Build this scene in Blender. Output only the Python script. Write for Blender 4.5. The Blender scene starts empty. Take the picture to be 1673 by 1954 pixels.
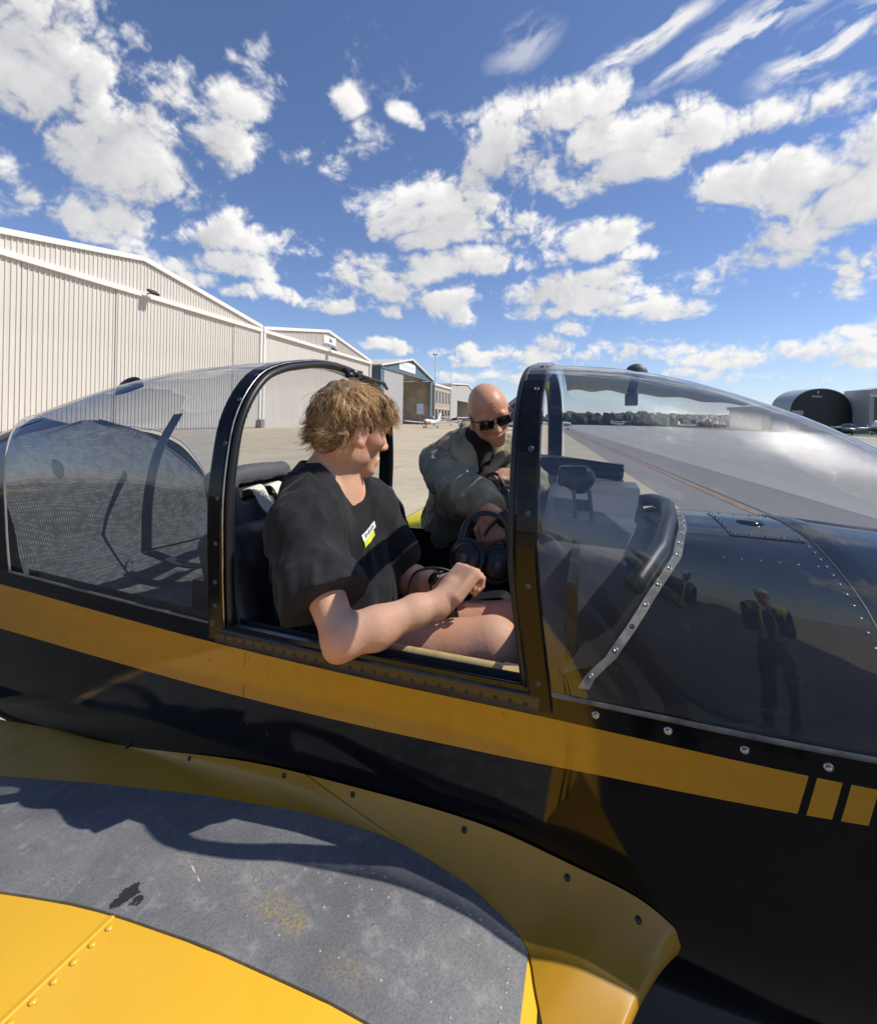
import bpy, bmesh, math, random
import numpy as np
from mathutils import Vector, Matrix, Quaternion
random.seed(7); np.random.seed(7)
scene = bpy.context.scene
COL = scene.collection

# ---------------------------------------------------------------- camera
# x = towards the aircraft's nose, y = towards its far (port) side, z = up
YAW = math.radians(18.0); ROLL = 0.02
CAM = Vector((0.12, -1.40, 1.70))
FWD = Vector((-math.sin(YAW), math.cos(YAW), 0)); RGT = Vector((math.cos(YAW), math.sin(YAW), 0)); UP = Vector((0, 0, 1))
cam_data = bpy.data.cameras.new('camera'); cam = bpy.data.objects.new('camera', cam_data); COL.objects.link(cam)
rc = RGT*math.cos(ROLL)+UP*math.sin(ROLL); uc = -RGT*math.sin(ROLL)+UP*math.cos(ROLL); bc = -FWD
cam.matrix_world = Matrix(((rc.x, uc.x, bc.x, CAM.x), (rc.y, uc.y, bc.y, CAM.y), (rc.z, uc.z, bc.z, CAM.z), (0, 0, 0, 1)))
cam_data.sensor_fit = 'HORIZONTAL'; cam_data.sensor_width = 36.0
cam_data.lens = 36.0*880/1673
cam_data.shift_y = -177.0/1673
cam_data.clip_start = 0.02; cam_data.clip_end = 9000
scene.camera = cam

# ---------------------------------------------------------------- exposure
scene.view_settings.view_transform = 'Standard'; scene.view_settings.look = 'None'
scene.view_settings.exposure = -0.06; scene.view_settings.gamma = 1.0
scene.view_settings.use_curve_mapping = False
scene.render.engine = 'CYCLES'
scene.cycles.max_bounces = 10; scene.cycles.transparent_max_bounces = 24
scene.cycles.glossy_bounces = 5; scene.cycles.diffuse_bounces = 4
scene.cycles.caustics_reflective = False; scene.cycles.caustics_refractive = False
scene.cycles.use_denoising = True

# ---------------------------------------------------------------- sun
SUN = Vector((0.80, 0.27, 1.0)).normalized()
sl = bpy.data.lights.new('sun', 'SUN'); sl.energy = 5.0; sl.angle = math.radians(0.5); sl.color = (1.0, 0.955, 0.88)
so = bpy.data.objects.new('sun', sl); COL.objects.link(so)
so.rotation_mode = 'QUATERNION'; so.rotation_quaternion = SUN.to_track_quat('Z', 'Y'); so.location = (0, 0, 30)

# ---------------------------------------------------------------- sky with clouds (directions are azimuth / elevation)
SKY_STRENGTH = 0.12
SKY_TINT = (1.0, 1.0, 1.16)
CLOUDS = [(-57.7, 29.8, 12.1, 7.9, 1.15), (-60.7, 31.2, 7.8, 5.6, 1.15), (-55.6, 25.0, 10.3, 4.2, 1.1), (-50.0, 33.2, 4.7, 3.8, 1.0), (-45.0, 29.2, 5.9, 4.0, 0.95), (-42.1, 33.3, 4.3, 2.5, 0.72), 
    (-38.9, 37.1, 2.3, 2.7, 0.68), (-38.2, 34.5, 2.3, 2.1, 0.62), (-40.9, 37.5, 2.2, 1.1, 0.4), (-58.2, 18.7, 8.4, 2.7, 0.82), (-52.0, 20.1, 5.4, 2.4, 0.75), (-43.7, 20.8, 7.9, 3.3, 0.92), 
    (-42.0, 16.9, 5.4, 2.4, 0.95), (-35.3, 21.0, 5.3, 1.8, 0.82), (-46.8, 17.2, 4.5, 2.3, 0.75), (-47.2, 14.5, 4.0, 1.6, 0.6), (-31.2, 29.0, 5.5, 1.9, 0.74), (-28.1, 27.8, 4.1, 2.3, 0.82), 
    (-30.3, 31.7, 2.5, 1.6, 0.62), (-23.0, 31.4, 2.3, 1.3, 0.6), (-36.0, 28.1, 2.4, 1.9, 0.6), (-10.7, 30.2, 8.3, 4.6, 0.98), (-16.4, 25.0, 9.7, 3.5, 0.98), (-21.5, 23.3, 5.2, 2.2, 0.8), 
    (-3.2, 32.9, 9.1, 2.9, 0.95), (2.8, 27.8, 7.4, 2.2, 0.85), (6.6, 29.3, 10.2, 2.9, 0.95), (15.5, 28.7, 8.6, 2.3, 0.92), (22.5, 28.4, 5.7, 2.3, 0.9), (-9.9, 23.3, 7.6, 2.4, 0.9), 
    (-17.2, 32.0, 3.3, 1.9, 0.65), (-9.5, 34.1, 3.8, 1.3, 0.7), (16.1, 22.6, 6.3, 3.2, 0.98), (21.1, 18.7, 7.5, 4.5, 1.0), (24.7, 23.3, 3.5, 4.5, 0.95), (15.3, 16.0, 7.3, 2.5, 0.98), 
    (23.1, 13.0, 4.4, 2.3, 0.95), (18.6, 24.2, 3.4, 2.2, 0.75), (11.5, 15.0, 3.9, 1.6, 0.7), (24.3, 8.4, 2.1, 0.9, 0.5), (2.1, 21.1, 4.3, 2.7, 0.9), (6.8, 18.4, 2.9, 1.7, 0.82), 
    (-0.3, 22.9, 2.7, 1.6, 0.65), (5.1, 21.5, 2.2, 1.3, 0.6), (15.3, 25.4, 1.1, 0.7, 0.7), (-25.9, 17.4, 6.7, 3.6, 1.0), (-21.3, 14.3, 9.6, 2.8, 1.0), (-32.1, 13.7, 8.5, 1.7, 0.92), 
    (-36.9, 14.4, 3.5, 1.4, 0.8), (-14.1, 13.5, 2.9, 2.5, 0.92), (-14.9, 19.4, 9.6, 2.8, 0.95), (-7.2, 19.3, 5.0, 1.7, 0.8), (-4.2, 20.5, 2.5, 1.4, 0.6), (-5.3, 15.1, 5.3, 3.2, 1.0), 
    (-0.4, 12.9, 10.0, 1.9, 1.0), (8.0, 12.6, 3.2, 2.1, 0.95), (2.5, 15.8, 5.7, 1.9, 0.85), (6.4, 14.4, 3.8, 1.4, 0.75), (-27.2, 19.9, 3.2, 1.4, 0.7), (-24.4, 8.1, 4.5, 1.3, 0.9), 
    (-16.0, 8.3, 3.9, 1.9, 0.92), (-4.5, 8.1, 3.7, 1.9, 0.92), (-10.2, 7.2, 8.9, 1.3, 0.85), (3.8, 7.3, 6.2, 1.8, 0.95), (12.2, 6.8, 8.3, 2.2, 0.98), (18.1, 7.5, 5.1, 2.1, 0.95), 
    (24.3, 6.0, 2.9, 1.9, 0.92), (-42.0, 13.0, 2.4, 1.5, 0.7), (-1.5, 10.2, 3.0, 0.8, 0.6), (9.6, 8.8, 1.5, 0.7, 0.5), (-14.0, 5.1, 14.0, 1.0, 0.7), (9.7, 4.3, 15.2, 1.1, 0.7), 
    (18.9, 4.8, 6.3, 1.0, 0.7), (-49.8, 23.9, 4.7, 1.4, 0.62)]
CIRRUS = [(5.3, 37.0, 8.2, 1.0, 0.8), (15.8, 35.7, 10.4, 1.4, 0.9), (22.4, 32.8, 6.4, 1.8, 0.95), (-8.4, 38.8, 4.4, 1.6, 0.3), (-9.1, 40.6, 2.5, 0.7, 0.2)]
def cloud_map(W=4096, H=1024):
    """fair-weather clouds over the upper half of the sky, as colour and cover, from layered noise"""
    rs = np.random.RandomState(11)
    tab = rs.rand(256, 256).astype(np.float32)
    az = ((np.arange(W)+.5)/W*2-1)*math.pi; el = (np.arange(H)+.5)/H*math.pi/2
    AZ = np.broadcast_to(az[None, :], (H, W)).astype(np.float32); EL = np.broadcast_to(el[:, None], (H, W)).astype(np.float32)
    ce = np.cos(EL); se = np.sin(EL)
    def dom(c): return np.sin(AZ)*ce/(se+c), np.cos(AZ)*ce/(se+c)
    def lat(x, y, s):
        x = x*s; y = y*s; i = np.floor(x).astype(np.int32); j = np.floor(y).astype(np.int32); f = x-i; g = y-j
        f = f*f*(3-2*f); g = g*g*(3-2*g); i &= 255; j &= 255; i2 = (i+1) & 255; j2 = (j+1) & 255
        return (tab[j, i]*(1-f)+tab[j, i2]*f)*(1-g)+(tab[j2, i]*(1-f)+tab[j2, i2]*f)*g
    def fbm(x, y, s, n, rough=.55, billow=False):
        r = 0; a = 1; t = 0
        for k in range(n):
            v = lat(x+k*5.3, y-k*3.7, s)
            if billow: v = np.abs(2*v-1)*1.6
            r = r+a*v; t += a; a *= rough; s *= 2.03
        return r/t
    X, Y = dom(.75)
    wx = fbm(X, Y, 5.0, 4)-.5; wy = fbm(X+9.1, Y+4.2, 5.0, 4)-.5
    base = fbm(X+.10*wx, Y+.10*wy, 8.0, 7, .58)
    puff = fbm(X+.10*wx, Y+.10*wy, 16.0, 6, .62, True)
    fine = fbm(X+.05*wx, Y, 60.0, 4, .65)
    AW = AZ+.22*wx*(.35+se); EW = EL+.16*wy*(.35+se)
    tot = np.zeros((H, W), np.float32); thin = np.zeros((H, W), np.float32)
    for (a, e, ra, re, wt) in CLOUDS:
        a, e, ra, re = [math.radians(v) for v in (a, e, ra, re)]
        i0, i1 = [int(np.clip(((a+s_*(1.6*ra+.12))/math.pi+1)/2*W, 0, W)) for s_ in (-1, 1)]
        j0, j1 = [int(np.clip((e+s_*(1.6*re+.1))/(math.pi/2)*H, 0, H)) for s_ in (-1, 1)]
        q = (slice(j0, j1), slice(i0, i1))
        dy = (EW[q]-e)/re; dy = np.where(dy < 0, dy*1.3, dy)
        r = np.sqrt(((AW[q]-a)/ra)**2+dy**2)
        v = np.clip((1.55-r)/1.4, 0, 1); v = v*v*(3-2*v)*wt
        if wt < .6: thin[q] = np.maximum(thin[q], v)
        tot[q] = np.maximum(tot[q], v)
    # beyond the listed clouds: cover out of view, thinned to dim the ambient light
    off = np.abs((AZ+YAW+math.pi) % (2*math.pi)-math.pi)
    hid = np.clip(np.maximum((off-.72)/.25, (EL-.74)/.2), 0, 1)
    tot = np.maximum(tot, hid*np.clip((fbm(X, Y, 1.6, 3)-.60)*7, 0, 1)*np.clip(EL*6, 0, 1))
    d = tot-.46+(base-.5)*2.9*(.40+.60*tot)+(puff-.42)*1.15*(.35+.65*tot)+(fine-.5)*.70
    D = np.clip(d, 0, .75)
    # wind-drawn streaks high up
    AS = AZ+.5*EL; st = fbm(AS*4+.6*wx, (EL-.22*AZ)*15+1.6*wy, 3.0, 6, .6)
    thin = np.clip(thin*1.6, 0, 1)
    soft = .72
    al = np.clip((d+.06)/soft, 0, 1); al = al*al*(3-2*al)
    ci = np.zeros_like(al)
    for (a, e, ra, re, wt) in CIRRUS:
        a, e, ra, re = [math.radians(v) for v in (a, e, ra, re)]
        u = (AZ-a)*math.cos(.22)+(EL-e)*math.sin(.22); v = -(AZ-a)*math.sin(.22)+(EL-e)*math.cos(.22)
        r = np.sqrt((u/ra)**2+((v+.05*wy)/re)**2); ci = np.maximum(ci, np.clip(1.3-r, 0, 1)*wt)
    ci = np.clip(ci*1.5*np.clip((st-.36)*3.2, 0, 1), 0, .85)
    al = np.maximum(al, ci)
    hzl = .62*np.exp(-np.clip(EL, 0, None)/math.radians(3.2))
    # light: how much cloud lies between here and the sun
    T = np.zeros_like(D); step = 0.010*W/(2*math.pi)
    for k, w in ((1, .8), (2, .8), (3.2, .8), (5, .9), (8, 1.0), (12, 1.0)):
        dx = int(round(.62*step*k)); dy = int(round(.78*step*k))
        S = np.roll(D, (-dy, -dx), (0, 1)); S[H-dy:] = 0; T += w*S
    lit = np.exp(-.80*T)
    crease = np.clip((puff-.30)*1.6, -.4, .5)
    L = np.clip(lit*1.02+.62*crease*np.clip(lit+.35, 0, 1)+.17+1.1*(base-.5), 0, 1)
    hz = np.clip(EL/.35, 0, 1)[..., None]
    dark = np.array([.38, .40, .45])*(hz)+np.array([.60, .63, .68])*(1-hz); lite = np.array([1.0, .98, .955])*hz+np.array([.92, .90, .87])*(1-hz)
    col = dark+(lite-dark)*(L[..., None]**.85)
    a2 = al*.97; w_ = (1-a2)*hzl; tot_a = a2+w_; col = (col*a2[..., None]+np.array([.56, .66, .80])*w_[..., None])/np.maximum(tot_a, 1e-4)[..., None]
    return col.astype(np.float32), tot_a.astype(np.float32)
def build_world():
    w = bpy.data.worlds.new('World'); scene.world = w; w.use_nodes = True
    nt = w.node_tree; nt.nodes.clear(); N = nt.nodes; L = nt.links
    col, al = cloud_map()
    H, W = al.shape
    px = np.zeros((2*H, W, 4), np.float32); px[H:, :, :3] = col; px[H:, :, 3] = al
    px[:H, :, :3] = .7
    # equirectangular: the picture's middle column looks along +x in Blender, so turn the azimuth round
    az = math.pi/2+((np.arange(W)+.5)/W*2-1)*math.pi            # azimuth of each column of the environment picture (from y towards x)
    src = np.clip((((az+math.pi) % (2*math.pi))/(2*math.pi)*W).astype(int), 0, W-1)
    px = px[:, src]
    def env(name, data, space):
        im = bpy.data.images.new(name, W, 2*H, alpha=False, float_buffer=True); im.colorspace_settings.name = space
        im.pixels.foreach_set(np.ascontiguousarray(data).ravel()); im.update(); im.pack()
        e = N.new('ShaderNodeTexEnvironment'); e.image = im; e.projection = 'EQUIRECTANGULAR'; L.new(tc.outputs['Generated'], e.inputs[0]); return e.outputs[0]
    tc = N.new('ShaderNodeTexCoord')
    cover = np.repeat(px[..., 3:4], 4, axis=2); px[..., 3] = 1
    ev = [env('cloud_colour', px, 'Linear Rec.709'), env('cloud_cover', cover, 'Non-Color')]
    sky = N.new('ShaderNodeTexSky'); sky.sky_type = 'NISHITA'; sky.sun_disc = False
    sky.sun_elevation = math.asin(SUN.z); sky.sun_rotation = math.atan2(SUN.x, SUN.y)
    sky.altitude = 20; sky.air_density = 1.0; sky.dust_density = 0.0; sky.ozone_density = 3.0
    b1 = N.new('ShaderNodeBackground'); b1.inputs[1].default_value = SKY_STRENGTH
    tint = N.new('ShaderNodeMix'); tint.data_type = 'RGBA'; tint.blend_type = 'MULTIPLY'; tint.inputs[0].default_value = 1; L.new(sky.outputs[0], tint.inputs[6]); tint.inputs[7].default_value = (*SKY_TINT, 1); L.new(tint.outputs[2], b1.inputs[0])
    b2 = N.new('ShaderNodeBackground'); b2.inputs[1].default_value = CLOUD_STRENGTH; L.new(ev[0], b2.inputs[0])
    mx = N.new('ShaderNodeMixShader'); L.new(ev[1], mx.inputs[0]); L.new(b1.outputs[0], mx.inputs[1]); L.new(b2.outputs[0], mx.inputs[2])
    out = N.new('ShaderNodeOutputWorld'); L.new(mx.outputs[0], out.inputs[0])
CLOUD_STRENGTH = 1.06
build_world()

# ---------------------------------------------------------------- helpers
def empty(name, loc=(0, 0, 0), label=None, cat=None, group=None, rotz=0.0):
    o = bpy.data.objects.new(name, None); COL.objects.link(o); o.location = loc; o.rotation_euler = (0, 0, rotz)
    o.empty_display_size = 0.1
    if label: tag(o, label, cat, group)
    return o
def tag(o, label, cat, group=None):
    o['label'] = label; o['category'] = cat
    if group: o['group'] = group
    return o
WORLD_LOC = {}
def wloc(o):
    v = Vector((0, 0, 0))
    while o is not None:
        v += o.location; o = o.parent
    return v
def link_mesh(name, me, m=None, parent=None, smooth=False, loc=(0, 0, 0)):
    o = bpy.data.objects.new(name, me); COL.objects.link(o); o.location = loc
    if m is not None:
        if isinstance(m, (list, tuple)):
            for q in m: me.materials.append(q)
        elif not me.materials: me.materials.append(m)
    if smooth:
        me.polygons.foreach_set('use_smooth', [True]*len(me.polygons))
    if parent is not None: o.parent = parent
    return o
def obj(name, verts, faces, m, parent=None, smooth=True, local=False):
    """one mesh object; verts are world coordinates unless local"""
    verts = np.asarray(verts, dtype=float).reshape(-1, 3)
    if parent is not None and not local: verts = verts-np.array(wloc(parent))
    me = bpy.data.meshes.new(name); me.from_pydata(verts.tolist(), [], [list(map(int, f)) for f in faces]); me.update()
    return link_mesh(name, me, m, parent, smooth)
class MB:
    """collects shapes into one mesh"""
    def __init__(s): s.v = []; s.f = []; s.n = 0
    def add(s, v, f):
        v = np.asarray(v, float).reshape(-1, 3); s.v.append(v); s.f += [tuple(i+s.n for i in q) for q in f]; s.n += len(v); return s
    def box(s, c, size, R=None):
        c = np.array(c, float); h = np.array(size, float)/2
        P = np.array([[x, y, z] for x in (-1, 1) for y in (-1, 1) for z in (-1, 1)])*h
        if R is not None: P = P@np.array(R).T
        return s.add(P+c, [(0, 1, 3, 2), (4, 6, 7, 5), (0, 4, 5, 1), (2, 3, 7, 6), (0, 2, 6, 4), (1, 5, 7, 3)])
    def tube(s, pts, r, n=8, caps=True, flat=None):
        pts = np.asarray(pts, float); m = len(pts); r = np.broadcast_to(np.asarray(r, float), (m,))
        T = np.gradient(pts, axis=0); T /= np.linalg.norm(T, axis=1)[:, None]+1e-12
        ref = np.array([0, 0, 1.]) if abs(T[0][2]) < .9 else np.array([1., 0, 0])
        u = np.cross(T[0], ref); u /= np.linalg.norm(u)
        V = []
        for i in range(m):
            u = u-T[i]*(u@T[i]); u /= np.linalg.norm(u)+1e-12; w = np.cross(T[i], u)
            for k in range(n):
                a = 2*math.pi*k/n
                V.append(pts[i]+r[i]*(u*math.cos(a)*(1 if flat is None else flat[0])+w*math.sin(a)*(1 if flat is None else flat[1])))
        F = [(i*n+k, i*n+(k+1) % n, (i+1)*n+(k+1) % n, (i+1)*n+k) for i in range(m-1) for k in range(n)]
        if caps: F += [tuple(range(n))[::-1], tuple((m-1)*n+k for k in range(n))]
        return s.add(V, F)
    def grid(s, P, closed_u=False, closed_v=False):
        P = np.asarray(P, float); a, b = P.shape[:2]
        F = []
        for i in range(a if closed_u else a-1):
            for j in range(b if closed_v else b-1):
                i2 = (i+1) % a; j2 = (j+1) % b
                F.append((i*b+j, i*b+j2, i2*b+j2, i2*b+j))
        return s.add(P.reshape(-1, 3), F)
    def ell(s, c, r, R=None, nu=14, nv=9):
        P = np.zeros((nv, nu, 3))
        for i in range(nv):
            t = math.pi*i/(nv-1)
            for j in range(nu):
                a = 2*math.pi*j/nu; P[i, j] = (r[0]*math.sin(t)*math.cos(a), r[1]*math.sin(t)*math.sin(a), r[2]*math.cos(t))
        if R is not None: P = P@np.array(R).T
        return s.grid(P+np.array(c), closed_v=True)
    def lathe(s, prof, c=(0, 0, 0), axis=(0, 0, 1), n=20):
        ax = np.array(axis, float); ax /= np.linalg.norm(ax); ref = np.array([1., 0, 0]) if abs(ax[0]) < .9 else np.array([0, 1., 0])
        u = np.cross(ax, ref); u /= np.linalg.norm(u); w = np.cross(ax, u)
        P = np.array([[np.array(c)+ax*h+r*(u*math.cos(2*math.pi*k/n)+w*math.sin(2*math.pi*k/n)) for k in range(n)] for r, h in prof])
        return s.grid(P, closed_v=True)
    def obj(s, name, m, parent=None, smooth=True):
        return obj(name, np.concatenate(s.v), s.f, m, parent, smooth)
def rotm(ax, ang):
    return np.array(Matrix.Rotation(ang, 3, Vector(ax)))
def frame(d, up=(0, 0, 1)):
    """columns: x = d, z as near up as can be"""
    x = np.array(d, float); x /= np.linalg.norm(x); z = np.array(up, float); y = np.cross(z, x); y /= np.linalg.norm(y); z = np.cross(x, y)
    return np.stack([x, y, z], axis=1)
def spline(pts, n):
    """Catmull-Rom through pts"""
    P = np.asarray(pts, float); P = np.vstack([2*P[0]-P[1], P, 2*P[-1]-P[-2]]); m = len(P)-3
    out = []
    for q in np.linspace(0, m-1e-9, n):
        i = int(q); t = q-i; a, b, c, d = P[i:i+4]
        out.append(.5*((2*b)+(-a+c)*t+(2*a-5*b+4*c-d)*t*t+(-a+3*b-3*c+d)*t**3))
    return np.array(out)
def interp(x, xs, ys): return np.interp(x, xs, ys)
def sinterp(x, xs, ys):
    """smooth (pchip-like) interpolation"""
    xs = np.asarray(xs, float); ys = np.asarray(ys, float); x = np.clip(np.asarray(x, float), xs[0], xs[-1])
    m = np.gradient(ys, xs); i = np.clip(np.searchsorted(xs, x)-1, 0, len(xs)-2)
    h = xs[i+1]-xs[i]; t = (x-xs[i])/h
    return (2*t**3-3*t**2+1)*ys[i]+(t**3-2*t**2+t)*h*m[i]+(-2*t**3+3*t**2)*ys[i+1]+(t**3-t**2)*h*m[i+1]

# ---------------------------------------------------------------- materials
class NT:
    def __init__(s, name):
        s.m = bpy.data.materials.new(name); s.m.use_nodes = True; s.t = s.m.node_tree; s.N = s.t.nodes; s.L = s.t.links
        s.b = s.N['Principled BSDF']; s.out = s.N['Material Output']; s._tc = None
    def tc(s):
        if s._tc is None: s._tc = s.N.new('ShaderNodeTexCoord')
        return s._tc.outputs['Object']
    def set(s, i, v):
        if hasattr(v, 'node'): s.L.new(v, i)
        elif isinstance(v, (tuple, list)) and len(v) == 3 and i.type == 'RGBA': i.default_value = (*v, 1)
        else: i.default_value = v
    def math(s, op, a, b=None, c=None, clamp=False):
        n = s.N.new('ShaderNodeMath'); n.operation = op; n.use_clamp = clamp
        for i, v in enumerate((a, b, c)):
            if v is not None: s.set(n.inputs[i], v)
        return n.outputs[0]
    def xyz(s, v=None):
        n = s.N.new('ShaderNodeSeparateXYZ'); s.L.new(v if v is not None else s.tc(), n.inputs[0]); return n.outputs
    def noise(s, scale, detail=4, rough=.55, dist=0, stretch=None, vec=None):
        n = s.N.new('ShaderNodeTexNoise'); n.inputs['Scale'].default_value = scale; n.inputs['Detail'].default_value = detail
        n.inputs['Roughness'].default_value = rough; n.inputs['Distortion'].default_value = dist
        v = vec if vec is not None else s.tc()
        if stretch is not None:
            mp = s.N.new('ShaderNodeMapping'); mp.inputs['Scale'].default_value = stretch; s.L.new(v, mp.inputs[0]); v = mp.outputs[0]
        s.L.new(v, n.inputs['Vector']); return n.outputs[0]
    def ramp(s, v, lo, hi, a=0.0, b=1.0, smooth=True):
        n = s.N.new('ShaderNodeMapRange'); n.interpolation_type = 'SMOOTHSTEP' if smooth else 'LINEAR'
        s.set(n.inputs['Value'], v)
        for k, q in (('From Min', lo), ('From Max', hi), ('To Min', a), ('To Max', b)): s.set(n.inputs[k], q)
        return n.outputs[0]
    def mix(s, f, a, b):
        n = s.N.new('ShaderNodeMix'); n.data_type = 'RGBA'; s.set(n.inputs[0], f); s.set(n.inputs[6], a); s.set(n.inputs[7], b); return n.outputs[2]
    def bump(s, h, strength=.3, dist=.01, normal=None):
        n = s.N.new('ShaderNodeBump'); n.inputs['Strength'].default_value = strength; n.inputs['Distance'].default_value = dist
        s.set(n.inputs['Height'], h)
        if normal is not None: s.L.new(normal, n.inputs['Normal'])
        return n.outputs[0]
    def p(s, **k):
        for key, v in k.items(): s.set(s.b.inputs[key.replace('_', ' ')], v)
        return s.m
def simple(name, col, rough=.5, metal=0., var=.15, scale=8., bump=0., bscale=60., coat=0., bdist=.002, spec=.5, stretch=None):
    t = NT(name); n = t.noise(scale, 5, .6, stretch=stretch)
    dark = tuple(c*(1-var) for c in col); lite = tuple(min(1, c*(1+var)) for c in col)
    t.p(Base_Color=t.mix(t.ramp(n, .3, .7), dark, lite), Roughness=t.ramp(n, .25, .75, max(.02, rough*.85), min(1, rough*1.15)), Metallic=metal, Coat_Weight=coat, Coat_Roughness=.04)
    t.b.inputs['Specular IOR Level'].default_value = spec
    if bump: t.p(Normal=t.bump(t.noise(bscale, 4, .6), bump, bdist))
    return t.m

# ---------------------------------------------------------------- implicit surfaces (people, clothes)
class Field:
    def __init__(s, lo, hi, h):
        s.lo = np.array(lo, float); s.h = h; s.n = np.ceil((np.array(hi)-s.lo)/h).astype(int)+1
        s.D = np.full(s.n, 1.0, np.float32)
        s.ax = [(s.lo[i]+h*np.arange(s.n[i])).astype(np.float32) for i in range(3)]
    def sl(s, lo, hi):
        a = np.clip(np.floor((np.array(lo)-s.lo)/s.h).astype(int), 0, s.n); b = np.clip(np.ceil((np.array(hi)-s.lo)/s.h).astype(int)+1, 0, s.n)
        return tuple(slice(a[i], b[i]) for i in range(3))
    def pts(s, q):
        return s.ax[0][q[0]][:, None, None], s.ax[1][q[1]][None, :, None], s.ax[2][q[2]][None, None, :]
    def put(s, q, d, k, mode):
        if d.size == 0: return
        A = s.D[q]
        if mode == 'add':
            if k > 0:
                hh = np.maximum(k-np.abs(A-d), 0)/k; s.D[q] = np.minimum(A, d)-hh*hh*k*.25
            else: s.D[q] = np.minimum(A, d)
        else:
            d = -d
            if k > 0:
                hh = np.maximum(k-np.abs(A-d), 0)/k; s.D[q] = np.maximum(A, d)+hh*hh*k*.25
            else: s.D[q] = np.maximum(A, d)
    def cone(s, a, b, ra, rb, k=.02, mode='add'):
        a = np.array(a, float); b = np.array(b, float); R = max(ra, rb)+k+3*s.h
        q = s.sl(np.minimum(a, b)-R, np.maximum(a, b)+R); X, Y, Z = s.pts(q); d = b-a; L2 = d@d+1e-12
        t = np.clip(((X-a[0])*d[0]+(Y-a[1])*d[1]+(Z-a[2])*d[2])/L2, 0, 1)
        D = np.sqrt((X-a[0]-t*d[0])**2+(Y-a[1]-t*d[1])**2+(Z-a[2]-t*d[2])**2)-(ra+(rb-ra)*t)
        s.put(q, D.astype(np.float32), k, mode); return s
    def chain(s, pts, rs, k=.02, mode='add'):
        for i in range(len(pts)-1): s.cone(pts[i], pts[i+1], rs[i], rs[i+1], k, mode)
        return s
    def ell(s, c, r, R=None, k=.02, mode='add'):
        c = np.array(c, float); r = np.array(r, float); M = max(r)+k+3*s.h
        q = s.sl(c-M, c+M); X, Y, Z = s.pts(q); X = X-c[0]; Y = Y-c[1]; Z = Z-c[2]
        if R is not None:
            R = np.array(R); X, Y, Z = (R[0, 0]*X+R[1, 0]*Y+R[2, 0]*Z, R[0, 1]*X+R[1, 1]*Y+R[2, 1]*Z, R[0, 2]*X+R[1, 2]*Y+R[2, 2]*Z)
        k0 = np.sqrt((X/r[0])**2+(Y/r[1])**2+(Z/r[2])**2); k1 = np.sqrt((X/r[0]**2)**2+(Y/r[1]**2)**2+(Z/r[2]**2)**2)+1e-9
        s.put(q, (k0*(k0-1)/k1).astype(np.float32), k, mode); return s
    def box(s, c, hsz, R=None, rad=.01, k=.01, mode='add'):
        c = np.array(c, float); hz = np.array(hsz, float); M = np.linalg.norm(hz)+rad+k+3*s.h
        q = s.sl(c-M, c+M); X, Y, Z = s.pts(q); X = X-c[0]; Y = Y-c[1]; Z = Z-c[2]
        if R is not None:
            R = np.array(R); X, Y, Z = (R[0, 0]*X+R[1, 0]*Y+R[2, 0]*Z, R[0, 1]*X+R[1, 1]*Y+R[2, 1]*Z, R[0, 2]*X+R[1, 2]*Y+R[2, 2]*Z)
        a = np.abs(X)-hz[0]; b = np.abs(Y)-hz[1]; cc = np.abs(Z)-hz[2]
        D = np.sqrt(np.maximum(a, 0)**2+np.maximum(b, 0)**2+np.maximum(cc, 0)**2)+np.minimum(np.maximum(a, np.maximum(b, cc)), 0)-rad
        s.put(q, D.astype(np.float32), k, mode); return s
    def clip(s, p, n, k=0.0):
        """keep the side that n points away from"""
        n = np.array(n, float); n /= np.linalg.norm(n); q = (slice(None),)*3; X, Y, Z = s.pts(q)
        D = ((X-p[0])*n[0]+(Y-p[1])*n[1]+(Z-p[2])*n[2]).astype(np.float32)
        s.D = np.maximum(s.D, D); return s
    def displace(s, fn):
        m = np.abs(s.D) < .04; i = np.nonzero(m)
        P = np.stack([s.ax[a][i[a]] for a in range(3)], axis=1)
        s.D[m] -= fn(P).astype(np.float32); return s
    def mesh(s):
        D = s.D; n = np.array(D.shape); ins = D < 0
        c = [ins[dx:n[0]-1+dx, dy:n[1]-1+dy, dz:n[2]-1+dz] for dx in (0, 1) for dy in (0, 1) for dz in (0, 1)]
        sm = sum(a.astype(np.int8) for a in c); act = (sm > 0) & (sm < 8)
        idx = np.full(act.shape, -1, np.int64); ii = np.nonzero(act); idx[ii] = np.arange(len(ii[0]))
        base = np.stack(ii, axis=1); corner = np.array([[dx, dy, dz] for dx in (0, 1) for dy in (0, 1) for dz in (0, 1)])
        V = np.stack([D[base[:, 0]+o[0], base[:, 1]+o[1], base[:, 2]+o[2]] for o in corner], axis=1)
        acc = np.zeros((len(base), 3)); cnt = np.zeros(len(base))
        for a in range(8):
            for ax in range(3):
                if corner[a][ax] == 0:
                    o2 = corner[a].copy(); o2[ax] = 1; b = int(o2[0]*4+o2[1]*2+o2[2])
                    va, vb = V[:, a], V[:, b]; x = (va < 0) != (vb < 0); t = np.where(x, va/(va-vb+1e-20), 0)
                    p = corner[a][None, :]+np.zeros((len(base), 3)); p[:, ax] = t; acc[x] += p[x]; cnt[x] += 1
        P = s.lo+(base+acc/np.maximum(cnt, 1)[:, None])*s.h
        faces = []
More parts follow.
